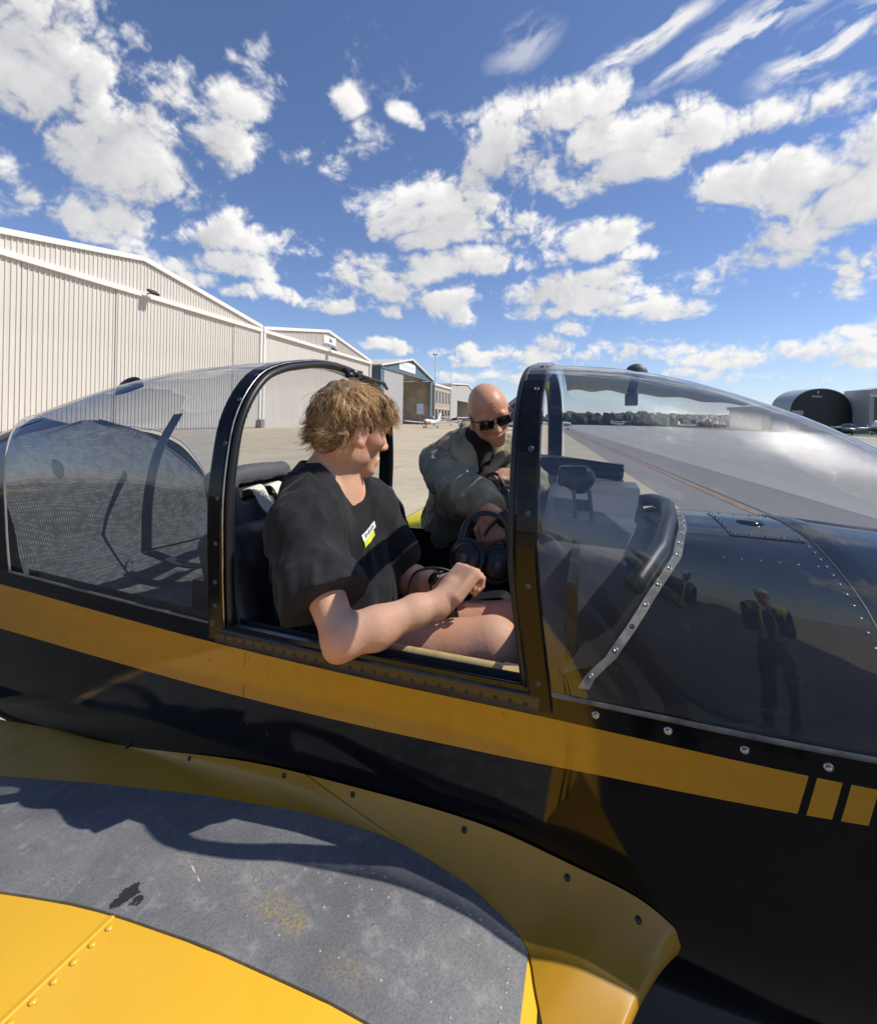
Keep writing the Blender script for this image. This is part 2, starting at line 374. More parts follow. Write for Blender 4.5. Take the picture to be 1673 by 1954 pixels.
        for ax in range(3):
            o = [(1, 2), (2, 0), (0, 1)][ax]
            A = ins[tuple(slice(0, n[i]-1) if i == ax else slice(1, n[i]-1) for i in range(3))]
            B = ins[tuple(slice(1, n[i]) if i == ax else slice(1, n[i]-1) for i in range(3))]
            e = np.nonzero(A != B); g = [e[i]+(0 if i == ax else 1) for i in range(3)]
            flip = A[e]
            def vid(du, dv):
                q = [g[0].copy(), g[1].copy(), g[2].copy()]; q[o[0]] = q[o[0]]-du; q[o[1]] = q[o[1]]-dv
                return idx[q[0], q[1], q[2]]
            Q = np.stack([vid(1, 1), vid(0, 1), vid(0, 0), vid(1, 0)], axis=1)
            Q = np.where(flip[:, None], Q, Q[:, ::-1]); faces.append(Q)
        F = np.concatenate(faces); F = F[(F >= 0).all(axis=1)]
        return P, F
    def obj(s, name, m, parent, smooth_iter=1):
        P, F = s.mesh()
        for _ in range(smooth_iter):
            acc = np.zeros_like(P); cnt = np.zeros(len(P))
            for a in range(4):
                for b in ((a+1) % 4, (a+3) % 4):
                    np.add.at(acc, F[:, a], P[F[:, b]]); np.add.at(cnt, F[:, a], 1)
            P = P*.5+.5*acc/np.maximum(cnt, 1)[:, None]
        return fast_obj(name, P, F, m, parent)
def fast_obj(name, P, F, m, parent, smooth=True):
    P = np.asarray(P, float)
    if parent is not None: P = P-np.array(wloc(parent))
    me = bpy.data.meshes.new(name); k = F.shape[1]
    me.vertices.add(len(P)); me.vertices.foreach_set('co', P.astype(np.float32).ravel())
    me.loops.add(F.size); me.loops.foreach_set('vertex_index', F.astype(np.int32).ravel())
    me.polygons.add(len(F)); me.polygons.foreach_set('loop_start', np.arange(0, F.size, k, dtype=np.int32))
    me.update(calc_edges=True); me.validate()
    return link_mesh(name, me, m, parent, smooth)
def vnoise(P, scale, seed=0):
    """value noise, -1..1"""
    q = np.asarray(P)*scale+seed*17.13; i = np.floor(q).astype(np.int64); f = q-i; f = f*f*(3-2*f)
    def hsh(a, b, c):
        h = (a*374761393+b*668265263+c*2147483647+seed*1013) & 0xffffffff
        h = ((h ^ (h >> 13))*1274126177) & 0xffffffff
        return ((h ^ (h >> 16)) & 0xffff)/32767.5-1
    r = 0
    for dx in (0, 1):
        for dy in (0, 1):
            for dz in (0, 1):
                w = (f[:, 0] if dx else 1-f[:, 0])*(f[:, 1] if dy else 1-f[:, 1])*(f[:, 2] if dz else 1-f[:, 2])
                r = r+w*hsh(i[:, 0]+dx, i[:, 1]+dy, i[:, 2]+dz)
    return r
def G(right, fwd, z=0.0):
    """a point surveyed from where the photographer stands: metres to the right, metres ahead, height"""
    return np.array(CAM)*np.array([1, 1, 0])+np.array(RGT)*right+np.array(FWD)*fwd+np.array([0, 0, z])

# ================================================================ ground
t = NT('concrete_apron')
n = t.noise(.5, 6, .6); n2 = t.noise(6, 5, .65); st = t.noise(.16, 5, .65, stretch=(1, .25, 1))
b = t.mix(t.ramp(n, .3, .7), (.42, .345, .235), (.53, .44, .305))
b = t.mix(t.ramp(n2, .35, .75, 0, .35), b, (.33, .27, .19)); b = t.mix(t.ramp(st, .56, .72, 0, .35), b, (.25, .21, .15))
bk = t.N.new('ShaderNodeTexBrick'); bk.offset = 0; bk.inputs['Scale'].default_value = .2; bk.inputs['Brick Width'].default_value = 1; bk.inputs['Row Height'].default_value = 1
bk.inputs['Mortar Size'].default_value = .004; bk.inputs['Color1'].default_value = (0, 0, 0, 1); bk.inputs['Color2'].default_value = (0, 0, 0, 1); bk.inputs['Mortar'].default_value = (1, 1, 1, 1)
mpn = t.N.new('ShaderNodeMapping'); mpn.inputs['Rotation'].default_value = (0, 0, -.084); t.L.new(t.tc(), mpn.inputs[0]); t.L.new(mpn.outputs[0], bk.inputs['Vector'])
b = t.mix(t.math('MULTIPLY', bk.outputs[0], .55), b, (.12, .10, .08))
t.p(Base_Color=b, Roughness=.9, Normal=t.bump(t.noise(90, 4, .7), .25, .004)); M_CONC = t.m
t = NT('asphalt_taxiway')
n = t.noise(.4, 6, .6, stretch=(1, .12, 1)); n2 = t.noise(160, 3, .6)
b = t.mix(t.ramp(n, .3, .7), (.185, .17, .15), (.25, .23, .20)); b = t.mix(t.ramp(n2, .4, .7, 0, .4), b, (.24, .22, .2))
t.p(Base_Color=b, Roughness=.88, Normal=t.bump(n2, .4, .004)); M_ASPH = t.m
t = NT('weathered_asphalt')
n = t.noise(.3, 6, .6, stretch=(1, .1, 1))
t.p(Base_Color=t.mix(t.ramp(n, .3, .7), (.29, .275, .245), (.36, .34, .30)), Roughness=.9, Normal=t.bump(t.noise(120, 3), .3, .004)); M_ASPH2 = t.m
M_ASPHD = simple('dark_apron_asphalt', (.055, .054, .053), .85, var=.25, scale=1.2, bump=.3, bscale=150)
M_LINE = simple('faded_orange_paint', (.34, .17, .07), .8, var=.35, scale=3)
M_TAR = simple('tar_joint', (.06, .055, .05), .8)
M_GRASS = simple('dry_grass', (.10, .11, .045), .95, var=.4, scale=.3, bump=.4, bscale=4)

def sheet(name, corners, z, m, kind='structure'):
    o = obj(name, [(c[0], c[1], z) for c in corners], [tuple(range(len(corners)))], m, smooth=False); o['kind'] = kind; return o
sheet('ground', [(-5000, -5000), (5000, -5000), (5000, 5000), (-5000, 5000)], 0.0, M_CONC)
TD = math.radians(18-13.2)                       # taxiway heading, a little left of y
TE = np.array([-math.sin(TD), math.cos(TD)]); TN = np.array([math.cos(TD), math.sin(TD)])
def TP(off, along): return np.array([CAM.x, CAM.y])+TN*off+TE*along
def strip(name, o0, o1, a0, a1, z, m): return sheet(name, [TP(o0, a0), TP(o1, a0), TP(o1, a1), TP(o0, a1)], z, m)
# the edge of the concrete runs along the taxiway and bends away ahead of the aircraft
edge = [(2.67, 420), (2.67, 6.0), (2.95, 4.7), (3.6, 3.9), (5.2, 3.3), (9, 2.6), (60, -6)]
sheet('taxiway', [TP(a, b_) for a, b_ in edge]+[TP(60, 420)], .004, M_ASPH)
strip('taxiway', 6.0, 60, 4, 420, .008, M_ASPH2)
strip('taxiway_line', 3.88, 4.02, 3.7, 300, .012, M_LINE)
strip('taxiway_line', 4.16, 4.19, 3.7, 300, .012, M_TAR)
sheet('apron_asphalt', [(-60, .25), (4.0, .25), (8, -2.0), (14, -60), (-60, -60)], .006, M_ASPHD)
strip('grass_strip', 60, 900, -60, 900, .012, M_GRASS)
sheet('grass_strip', [TP(-160, 420), TP(900, 420), TP(900, 900), TP(-160, 900)], .016, M_GRASS)

# ================================================================ hangars
M_CLAD = simple('cream_steel_cladding', (.65, .605, .535), .5, var=.05, scale=.6, stretch=(4, 4, .3))
M_CLAD2 = simple('grey_cream_cladding', (.585, .53, .47), .5, var=.06, scale=.6, stretch=(4, 4, .3))
M_TRIM = simple('white_painted_trim', (.78, .74, .69), .45, var=.05)
M_DARKMETAL = simple('dark_fixture_metal', (.02, .02, .022), .4)
M_LENS = simple('floodlight_glass', (.35, .36, .38), .1)
M_BLUEW = simple('slate_blue_cladding', (.105, .16, .19), .5, var=.08)
M_ROOFW = simple('pale_roof_sheet', (.58, .53, .45), .5, var=.08)
M_INT = simple('hangar_interior_steel', (.52, .47, .40), .7, var=.2, scale=.4)
M_FLOORI = simple('hangar_floor', (.25, .22, .18), .7)
M_SIGN = simple('sign_white', (.82, .82, .82), .4, var=.02)
M_SIGNB = simple('sign_print_blue', (.08, .22, .30), .5)
M_SIGNK = simple('sign_print_dark', (.03, .035, .05), .5)
HA = math.radians(15.5)
E1 = np.array(FWD)*math.cos(HA)+np.array(RGT)*math.sin(HA); EN = np.array(RGT)*math.cos(HA)-np.array(FWD)*math.sin(HA)
O0 = np.array([CAM.x, CAM.y, 0])
def FP(s, d, z): return O0+E1*s+EN*d+np.array([0, 0, z])     # along the hangar line, out from the camera (negative = beyond), up
HR = np.stack([E1, EN, [0, 0, 1]], axis=1)
RIB = .4
def clad_mesh(width, zb, zt0, zt1, name):
    """a steel sheet with standing ribs: local x along the wall, y out of it"""
    m = MB(); k = max(1, round(width/RIB)); rw = .055; rd = .085; w = width-.006
    prof = [(0, 0)]
    for i in range(k):
        c = (i+.5)*width/k
        prof += [(c-rw, 0), (c-rw*.75, rd), (c+rw*.75, rd), (c+rw, 0)]
    prof += [(w, 0)]
    zt = lambda x: zt0+(zt1-zt0)*x/width
    P = [[(x, y, zb) for x, y in prof], [(x, y, zt(x)) for x, y in prof], [(x, -.06, zt(x)) for x, y in prof], [(x, -.06, zb) for x, y in prof]]
    m.grid(P, closed_u=True)
    V = np.concatenate(m.v)
    me = bpy.data.meshes.new(name); me.from_pydata(V.tolist(), [], m.f); me.update(); return me
HP = np.stack([-E1, EN, [0, 0, 1]], axis=1)      # sheets are laid right to left
HROT = Matrix((tuple(HP[0]), tuple(HP[1]), tuple(HP[2]))).to_euler()
def place(o, s, d, z, parent):
    p = FP(s, d, z)-np.array(wloc(parent)); o.location = p; o.rotation_euler = HROT
def fbox(m, s0, s1, d0, d1, z0, z1):
    return m.add([FP(s, d, z) for s in (s0, s1) for d in (d0, d1) for z in (z0, z1)], [(0, 1, 3, 2), (4, 6, 7, 5), (0, 4, 5, 1), (2, 3, 7, 6), (0, 2, 6, 4), (1, 5, 7, 3)])
def gable(m, s0, sa, s1, d0, d1, zb, ze0, za, ze1):
    P = [(s0, zb), (s1, zb), (s1, ze1), (sa, za), (s0, ze0)]
    V = [FP(s, d0, z) for s, z in P]+[FP(s, d1, z) for s, z in P]
    return m.add(V, [(0, 1, 2, 3, 4), (9, 8, 7, 6, 5)]+[(i, (i+1) % 5+0, (i+1) % 5+5, i+5) for i in range(5)])
def prism(m, poly, d0, d1):
    """closed outline in the wall plane given depth"""
    k = len(poly); V = [FP(s, d0, z) for s, z in poly]+[FP(s, d1, z) for s, z in poly]
    return m.add(V, [tuple(range(k)), tuple(range(2*k-1, k-1, -1))]+[(i, (i+1) % k, (i+1) % k+k, i+k) for i in range(k)])
def floodlight(parent, s, d, z, big=1.0):
    f = MB(); fbox(f, s-.05, s+.05, d, d+.55*big, z, z+.08); 
    R = HR@rotm((1, 0, 0), math.radians(-35)); c = FP(s, d+.75*big, z+.12)
    f.box(c, (.95*big, .75*big, .22*big), R)
    lo = f.obj('floodlight', M_DARKMETAL, parent, smooth=False)
    g_ = MB(); g_.box(c-R[:, 2]*.115*big, (.8*big, .6*big, .03), R); g_.obj('lens', M_LENS, lo, smooth=False)
DW = -41.3
def big_hangar(label, s0, sa, s1, door_d, ze, za, clad, flood_s, seam_every=None):
    root = empty('hangar', FP((s0+s1)/2, DW, 0), label, 'hangar', 'long cream hangars on the apron')
    slope = lambda s: ze+(za-ze)*(1-abs(s-sa)/((s1-s0)/2))
    w = MB(); gable(w, s0, sa, s1, DW-.12, DW-48, 0, ze, za, ze); w.obj('wall', clad, root, smooth=False)
    # roof sheets and the white barge trim along the gable
    r = MB()
    prism(r, [(s0-.05, ze+.02), (sa, za+.02), (s1+.05, ze+.02), (s1+.05, ze+.22), (sa, za+.25), (s0-.05, ze+.22)], DW+.25, DW-48)
    r.obj('roof', M_TRIM, root, smooth=False)
    tr = MB(); prism(tr, [(s0, ze-.22), (sa, za-.22), (s1, ze-.22), (s1, ze+.24), (sa, za+.27), (s0, ze+.24)], DW+.30, DW+.06); tr.obj('barge_board', M_TRIM, root, smooth=False)
    bm_ = MB(); fbox(bm_, s0, s1, DW-.1, DW+.36, 13.38, 13.86); bm_.obj('door_beam', M_TRIM, root, smooth=False)
    gw = MB(); fbox(gw, s0, s1, DW-.3, DW-.13, 13.5, 13.6); gwo = gw.obj('gable_wall', clad, root, smooth=False)
    W = .8; k = int(round((s1-s0)/W)); W = (s1-s0)/k
    for i in range(k):
        a = s0+i*W; me = clad_mesh(W, 13.86, slope(a+W)-.2, slope(a)-.2, 'cladding_panel')
        o = link_mesh('cladding_panel', me, clad, gwo); place(o, a+W, DW, 0, gwo)
    # sliding doors, each leaf clad in ribbed sheets
    me = clad_mesh(W, .12, 13.5, 13.5, 'cladding_panel'); nl = 5; per = int(math.ceil(k/nl))
    for j in range(nl):
        a0 = s0+j*per*W; a1 = min(s1, s0+(j+1)*per*W); dd = door_d-(j % 2)*.10
        dm = MB(); fbox(dm, a0+.02, a1-.02, dd-.3, dd-.065, .1, 13.5); fbox(dm, a0+.02, a1-.02, dd-.28, dd-.02, .03, .12)
        do = dm.obj('door_leaf', clad, root, smooth=False)
        for i in range(j*per, min(k, (j+1)*per)):
            o = link_mesh('cladding_panel', me, clad, do); place(o, s0+(i+1)*W, dd, 0, do)
    for q in (s0+.25, s1-.25):
        pm = MB(); fbox(pm, q-.22, q+.22, DW-.1, DW+.32, 0, 13.38); pm.obj('door_post', M_TRIM, root, smooth=False)
    tk = MB(); fbox(tk, s0+.5, s1-.5, door_d-.4, door_d+.15, .004, .03); tk.obj('door_track', M_DARKMETAL, root, smooth=False)
    if flood_s: floodlight(root, flood_s, DW+.36, 13.75)
    return root
h1 = big_hangar('nearer cream ribbed hangar filling the left, its long sliding doors closed', 17.9, 36.6, 55.4, DW+.05, 14.1, 17.2, M_CLAD, 36.9)
h2 = big_hangar('second cream ribbed hangar, with a small white sign below its gable peak', 55.6, 73.9, 92.6, DW-.45, 14.0, 17.0, M_CLAD2, 74.3)
bx = MB(); fbox(bx, 54.6, 55.35, DW+.2, DW+.9, 0, 1.2); tag(bx.obj('door_motor_box', simple('motor_grey', (.25, .25, .25), .6), smooth=False), 'small grey box at the foot of the hangar doors', 'box')
# sign on the second hangar
sg = empty('hangar_sign', FP(74.5, DW+.3, 14.6), 'white sign board with blue strip under the peak of the second hangar', 'sign')
m = MB(); fbox(m, 72.3, 76.6, DW+.08, DW+.22, 14.55, 16.1); m.obj('board', M_SIGN, sg, smooth=False)
m = MB(); fbox(m, 72.5, 76.4, DW+.222, DW+.23, 14.6, 14.78); m.obj('print_strip', M_SIGNB, sg, smooth=False)
m = MB()
for a, b_, c_, d_ in ((74.2, 74.45, 15.2, 15.85), (74.5, 74.75, 15.0, 15.6), (74.8, 75.0, 15.3, 15.8), (75.1, 75.25, 15.1, 15.5)): fbox(m, a, b_, DW+.222, DW+.23, c_, d_)
m.obj('print_mark', M_SIGNK, sg, smooth=False)

# blue gabled hangar with an open door, a white name board
bh = empty('hangar', FP(118, -41, 0), 'blue gabled hangar with open doorway and long white name board', 'hangar')
D3 = -41.0; z3 = 13.5
m = MB(); fbox(m, 97.5, 98.0, D3-40, D3, 0, z3); fbox(m, 139.6, 140, D3-40, D3, 0, z3); fbox(m, 97.5, 140, D3-40.3, D3-40, 0, z3); m.obj('side_wall', M_BLUEW, bh, smooth=False)
m = MB(); prism(m, [(97.3, z3), (140.2, z3), (140.2, z3+.2), (118.8, 17.7), (97.3, z3+.2)], D3-.2, D3); m.obj('gable', M_BLUEW, bh, smooth=False)
m = MB(); prism(m, [(97, z3+.2), (118.8, 17.75), (140.4, z3+.2), (140.4, z3+.45), (118.8, 18.0), (97, z3+.45)], D3+.4, D3-40.5); m.obj('roof', M_ROOFW, bh, smooth=False)
m = MB(); prism(m, [(97, z3+.15), (118.8, 17.6), (140.4, z3+.15), (140.4, z3+.5), (118.8, 18.05), (97, z3+.5)], D3+.6, D3+.42); m.obj('barge_board', M_TRIM, bh, smooth=False)
m = MB(); fbox(m, 97.4, 140, D3+.02, D3+.3, z3-.25, z3+.1); m.obj('door_beam', M_BLUEW, bh, smooth=False)
for q0, q1 in ((97.5, 99.6), (137.4, 139.6)):
    m = MB(); fbox(m, q0, q1, D3-.2, D3+.1, 0, z3-.25); m.obj('corner_post', M_BLUEW, bh, smooth=False)
M_WCLAD = simple('pale_grey_cladding', (.60, .58, .56), .5, var=.05, stretch=(4, 4, .3))
m = MB(); fbox(m, 99.7, 113, D3-.35, D3-.1, .05, z3-.3); dl = m.obj('door_leaf', M_WCLAD, bh, smooth=False)
me = clad_mesh(.95, .1, z3-.35, z3-.35, 'cladding_panel')
for i in range(14):
    o = link_mesh('cladding_panel', me, M_WCLAD, dl); place(o, 99.7+(i+1)*.95, D3-.03, 0, dl)
m = MB(); fbox(m, 98, 139.6, D3-40, D3-39.6, 0, z3); fbox(m, 98.02, 98.3, D3-39.5, D3-.4, 0, z3); fbox(m, 139.3, 139.58, D3-39.5, D3-.4, 0, z3); 
for q in (3.0, 6.5, 10): fbox(m, 98, 139.6, D3-39.6, D3-39.2, q, q+.35)
for q in (104, 112, 120, 128, 136): fbox(m, q, q+.4, D3-39.6, D3-39, 0, z3)
m.obj('interior_frame', M_INT, bh, smooth=False)
m = MB()
for q in (-3, -10, -17, -24, -31): fbox(m, 98, 139.6, D3+q-.2, D3+q+.2, z3-.7, z3-.1)
m.obj('roof_truss', M_INT, bh, smooth=False)
sb = empty('hangar_sign', FP(116.5, D3+.1, 14), 'long white name board on the blue hangar gable', 'sign')
m = MB(); prism(m, [(109.5, 14.2), (122.3, 14.2), (122.3, 16.6), (109.5, 16.6)], D3+.01, D3+.12); m.obj('board', M_SIGN, sb, smooth=False)
t = NT('name_board_print'); nn = t.noise(3.2, 3, .6, stretch=(1.2, 1.2, .6)); t.p(Base_Color=t.mix(t.ramp(nn, .52, .58), (.72, .74, .75), (.45, .50, .52)), Roughness=.4)
m = MB(); fbox(m, 110.3, 121.5, D3+.122, D3+.13, 15.0, 15.8); m.obj('print_strip', t.m, sb, smooth=False)
# clutter inside the open hangar
for k, (s_, d_, w_, h_, c_) in enumerate(((121, -52, 3.2, 2.1, (.03, .035, .05)), (126, -50, 2.2, 2.6, (.05, .06, .08)), (131, -55, 2.6, 1.7, (.10, .10, .10)))):
    cz = empty('equipment_trolley', FP(s_, d_, 0), ('dark low trolley at the left inside the blue hangar', 'dark tall trolley in the middle of the blue hangar doorway', 'grey low trolley at the right inside the blue hangar')[k], 'trolley')
    mm = MB(); fbox(mm, s_-w_/2, s_+w_/2, d_-1, d_+1, .35, h_); mm.obj('cabinet', simple('trolley_paint', c_, .5), cz, smooth=False)
    mm = MB()
    for a in (-1, 1):
        for b_ in (-1, 1): mm.lathe([(0, -.08), (.17, -.08), (.17, .08), (0, .08)], FP(s_+a*w_*.35, d_+b_*.7, .17), EN, 10)
    mm.obj('wheel', M_DARKMETAL, cz)

# office block with tall windows, then a grey hangar beyond
ob = empty('office_block', FP(152, -41, 0), 'low office block with dark tall windows between the blue and grey hangars', 'building')
M_OFF = simple('office_render', (.42, .34, .24), .8); M_WIN = simple('dark_window_glass', (.03, .035, .04), .08)
m = MB(); fbox(m, 142, 163, -55, -41, 0, 12.6); m.obj('wall', M_OFF, ob, smooth=False)
m = MB(); fbox(m, 141.5, 163.5, -55.4, -40.6, 12.6, 13.3); m.obj('roof', M_TRIM, ob, smooth=False)
for z0, z1 in ((1.0, 5.4), (6.8, 11.4)):
    for q in range(5):
        wm = MB(); fbox(wm, 143.3+q*4, 146+q*4, -41, -40.9, z0, z1); wo = wm.obj('window', M_TRIM, ob, smooth=False)
        wm = MB(); fbox(wm, 143.5+q*4, 144.6+q*4, -40.89, -40.86, z0+.2, z1-.2); fbox(wm, 144.75+q*4, 145.8+q*4, -40.89, -40.86, z0+.2, z1-.2); wm.obj('pane', M_WIN, wo, smooth=False)
for z0, z1 in ((2.0, 5.0), (7.2, 11.0)):
    wm = MB(); fbox(wm, 141.9, 142, -54, -42, z0, z1); wm.obj('window', M_WIN, ob, smooth=False)
gh = empty('hangar', FP(185, -41, 0), 'grey hangar with a shallow gable and dark open doorway', 'hangar')
M_GREYC = simple('light_grey_cladding', (.45, .43, .41), .55, var=.06, stretch=(3, 3, .3))
m = MB(); fbox(m, 164, 174.6, -75, -41, 0, 14.6); fbox(m, 211, 212, -75, -41, 0, 14.6); fbox(m, 174, 212, -75.5, -75, 0, 14.6); m.obj('side_wall', M_GREYC, gh, smooth=False)
m = MB(); prism(m, [(174.6, 9.2), (211, 9.2), (211, 13.2), (193, 16.4), (174.6, 14.8)], -41.5, -41); m.obj('gable', M_GREYC, gh, smooth=False)
m = MB(); prism(m, [(164, 14.6), (193, 16.6), (212.4, 13.2), (212.4, 13.7), (193, 17.1), (164, 15.1)], -40.6, -75.6); m.obj('roof', M_TRIM, gh, smooth=False)
m = MB(); fbox(m, 174.5, 211, -74.9, -74.6, 0, 9); m.obj('interior_frame', M_INT, gh, smooth=False)

# dark shed, black arched hangar, grey hangar on the right, long low shed
M_BLACKC = simple('black_cladding', (.010, .012, .014), .45, var=.2, stretch=(3, 3, .3))
def fr(right0, right1, fwd0, fwd1, z0, z1, m, tilt=0.0):
    V = []
    for a in (right0, right1):
        for b_ in (fwd0, fwd1):
            for z in (z0, z1): V.append(G(a, b_+tilt*(a-right0), z))
    return m.add(V, [(0, 1, 3, 2), (4, 6, 7, 5), (0, 4, 5, 1), (2, 3, 7, 6), (0, 2, 6, 4), (1, 5, 7, 3)])
def rprism(m, poly, f0, f1, tilt=0.0, r0=0.0):
    k = len(poly); V = [G(r, f0+tilt*(r-r0), z) for r, z in poly]+[G(r, f1+tilt*(r-r0), z) for r, z in poly]
    return m.add(V, [tuple(range(k)), tuple(range(2*k-1, k-1, -1))]+[(i, (i+1) % k, (i+1) % k+k, i+k) for i in range(k)])
ds = empty('shed', G(22.5, 125), 'dark gabled shed just left of the windscreen post', 'shed')
m = MB(); rprism(m, [(18.5, 0), (25.6, 0), (25.6, 7.4), (24, 9.0), (18.5, 4.6)], 125, 140); m.obj('wall', simple('dark_slate_cladding', (.035, .04, .05), .6), ds, smooth=False)
m = MB(); rprism(m, [(18.1, 4.4), (24, 9.1), (25.9, 7.2), (25.9, 7.45), (24, 9.4), (18.1, 4.65)], 124.6, 140.4); m.obj('roof', simple('dark_roof_sheet', (.06, .065, .075), .5), ds, smooth=False)
ah = empty('hangar', G(106, 131), 'black arched hangar beyond the nose with small white lettering', 'hangar')
R0, R1 = 99.5, 117.5
arc = [(R0+(R1-R0)*(1-math.cos(a))/2, 5.2+7.2*math.sin(a)**.8) for a in np.linspace(0, math.pi, 25)]
m = MB(); rprism(m, [(R0, 0), (R1, 0)]+arc[::-1], 131, 138, .0, R0); m.obj('wall', M_BLACKC, ah, smooth=False)
m = MB(); rprism(m, [(R0-.2, 5.2)]+[(r, z+.25) for r, z in arc]+[(R1+.2, 5.2)]+[(r, z+.02) for r, z in arc[::-1]], 130.6, 138.4, 0, R0); m.obj('roof', simple('pale_arch_edge', (.35, .37, .4), .5), ah, smooth=False)
m = MB(); fr(107.3, 107.9, 130.92, 130.98, 11.2, 11.9, m)
for q in range(6): fr(105.9+q*.5, 106.25+q*.5, 130.92, 130.98, 10.1, 10.6, m)
m.obj('lettering', simple('pale_lettering', (.45, .47, .5), .6), ah, smooth=False)
m = MB(); fr(99.9, 103.2, 130.6, 130.95, 5.0, 6.2, m); m.obj('side_window', simple('grey_panel', (.4, .4, .42), .5), ah, smooth=False)
rg = empty('hangar', G(130, 128), 'pale grey hangar with rising roof at the right edge', 'hangar')
M_PG = simple('pale_grey_wall', (.42, .41, .395), .6, var=.04, stretch=(4, 4, .3))
m = MB(); rprism(m, [(117.6, 0), (160, 0), (160, 18.5), (117.6, 12.2)], 126, 134); m.obj('wall', M_PG, rg, smooth=False)
m = MB(); fr(119, 121.2, 125.85, 125.97, 0, 10, m); m.obj('door_leaf', simple('dark_grey_door', (.10, .10, .10), .6), rg, smooth=False)  # narrow darker leaf beside the ribbed one
me_ = MB(); fr(121.4, 158, 125.9, 125.97, 0, 10, me_); dlr = me_.obj('door_leaf', M_PG, rg, smooth=False)
for q in range(24):
    mm = MB(); fr(121.5+q*1.5, 121.62+q*1.5, 125.8, 125.89, 0.1, 9.9, mm); mm.obj('rib', M_PG, dlr, smooth=False)
m = MB(); fr(117.6, 160, 125.7, 125.98, 10.2, 10.5, m); m.obj('door_beam', M_TRIM, rg, smooth=False)
lsd = empty('shed', G(130, 190), 'long low tan shed behind the black arched hangar', 'shed')
m = MB(); fr(126, 142, 180, 200, 0, 8.2, m); m.obj('wall', simple('tan_wall', (.17, .155, .13), .7), lsd, smooth=False)
m = MB(); rprism(m, [(125.5, 8.2), (142.5, 8.2), (142.5, 9.4), (125.5, 9.4)], 179, 201); m.obj('roof', simple('tan_roof', (.22, .215, .19), .7), lsd, smooth=False)

# lamp mast
lm = empty('lamp_mast', G(-1.0, 105), 'tall thin lamp mast standing in front of the office block', 'lamp mast')
m = MB(); m.tube([G(-1.0, 105, 0), G(-1.0, 105, 16.4)], [.14, .08], 8); m.obj('pole', simple('galvanised_steel', (.35, .35, .34), .5), lm)
m = MB(); fr(-1.5, -.5, 104.9, 105.1, 16.3, 16.42, m); m.obj('crossarm', M_DARKMETAL, lm, smooth=False)
for k in (-.4, .4):
    m = MB(); fr(-1.0+k-.13, -1.0+k+.13, 104.6, 105.1, 16.42, 16.62, m); m.obj('lamp_head', M_DARKMETAL, lm, smooth=False)
mk = empty('notice_board', G(-4.0, 118), 'pale blue square board standing at the foot of the lamp mast', 'board')
m = MB(); fr(-5.6, -3.9, 118, 118.1, 2.9, 5.6, m); m.obj('panel', simple('pale_blue_panel', (.42, .50, .58), .5), mk, smooth=False)
m = MB(); fr(-5.4, -5.3, 118.1, 118.2, 0, 5, m); fr(-4.2, -4.1, 118.1, 118.2, 0, 5, m); m.obj('post', M_DARKMETAL, mk, smooth=False)

# ================================================================ far tree line and buildings across the field
t = NT('far_foliage'); n = t.noise(.35, 5, .7); t.p(Base_Color=t.mix(t.ramp(n, .35, .7), (.045, .055, .03), (.10, .105, .06)), Roughness=1.0); M_TREE = t.m
rr = random.Random(3)
tm = MB()
def TPz(o, a, z): p = TP(o, a); return (p[0], p[1], z)
for i in range(420):
    if i < 230: r_, f_, h_ = rr.uniform(74, 420), rr.uniform(285, 345), rr.uniform(3.2, 7.5)
    else: r_, f_, h_ = rr.uniform(60, 900), rr.uniform(480, 640), rr.uniform(8, 15)
    c_ = G(r_, f_)
    for k in range(5):
        tm.ell((c_[0]+rr.uniform(-4, 4), c_[1]+rr.uniform(-4, 4), h_*rr.uniform(.25, .75)), (rr.uniform(2.5, 6), rr.uniform(2.5, 6), h_*rr.uniform(.2, .4)), rotm((rr.random(), rr.random(), 1), rr.random()*3), 8, 5)
P_ = np.concatenate(tm.v); P_ += np.stack([vnoise(P_, .6, 1), vnoise(P_, .6, 2), vnoise(P_, .6, 3)], axis=1)*1.3
tl = obj('tree_line', P_, tm.f, M_TREE, smooth=False); tl['kind'] = 'stuff'
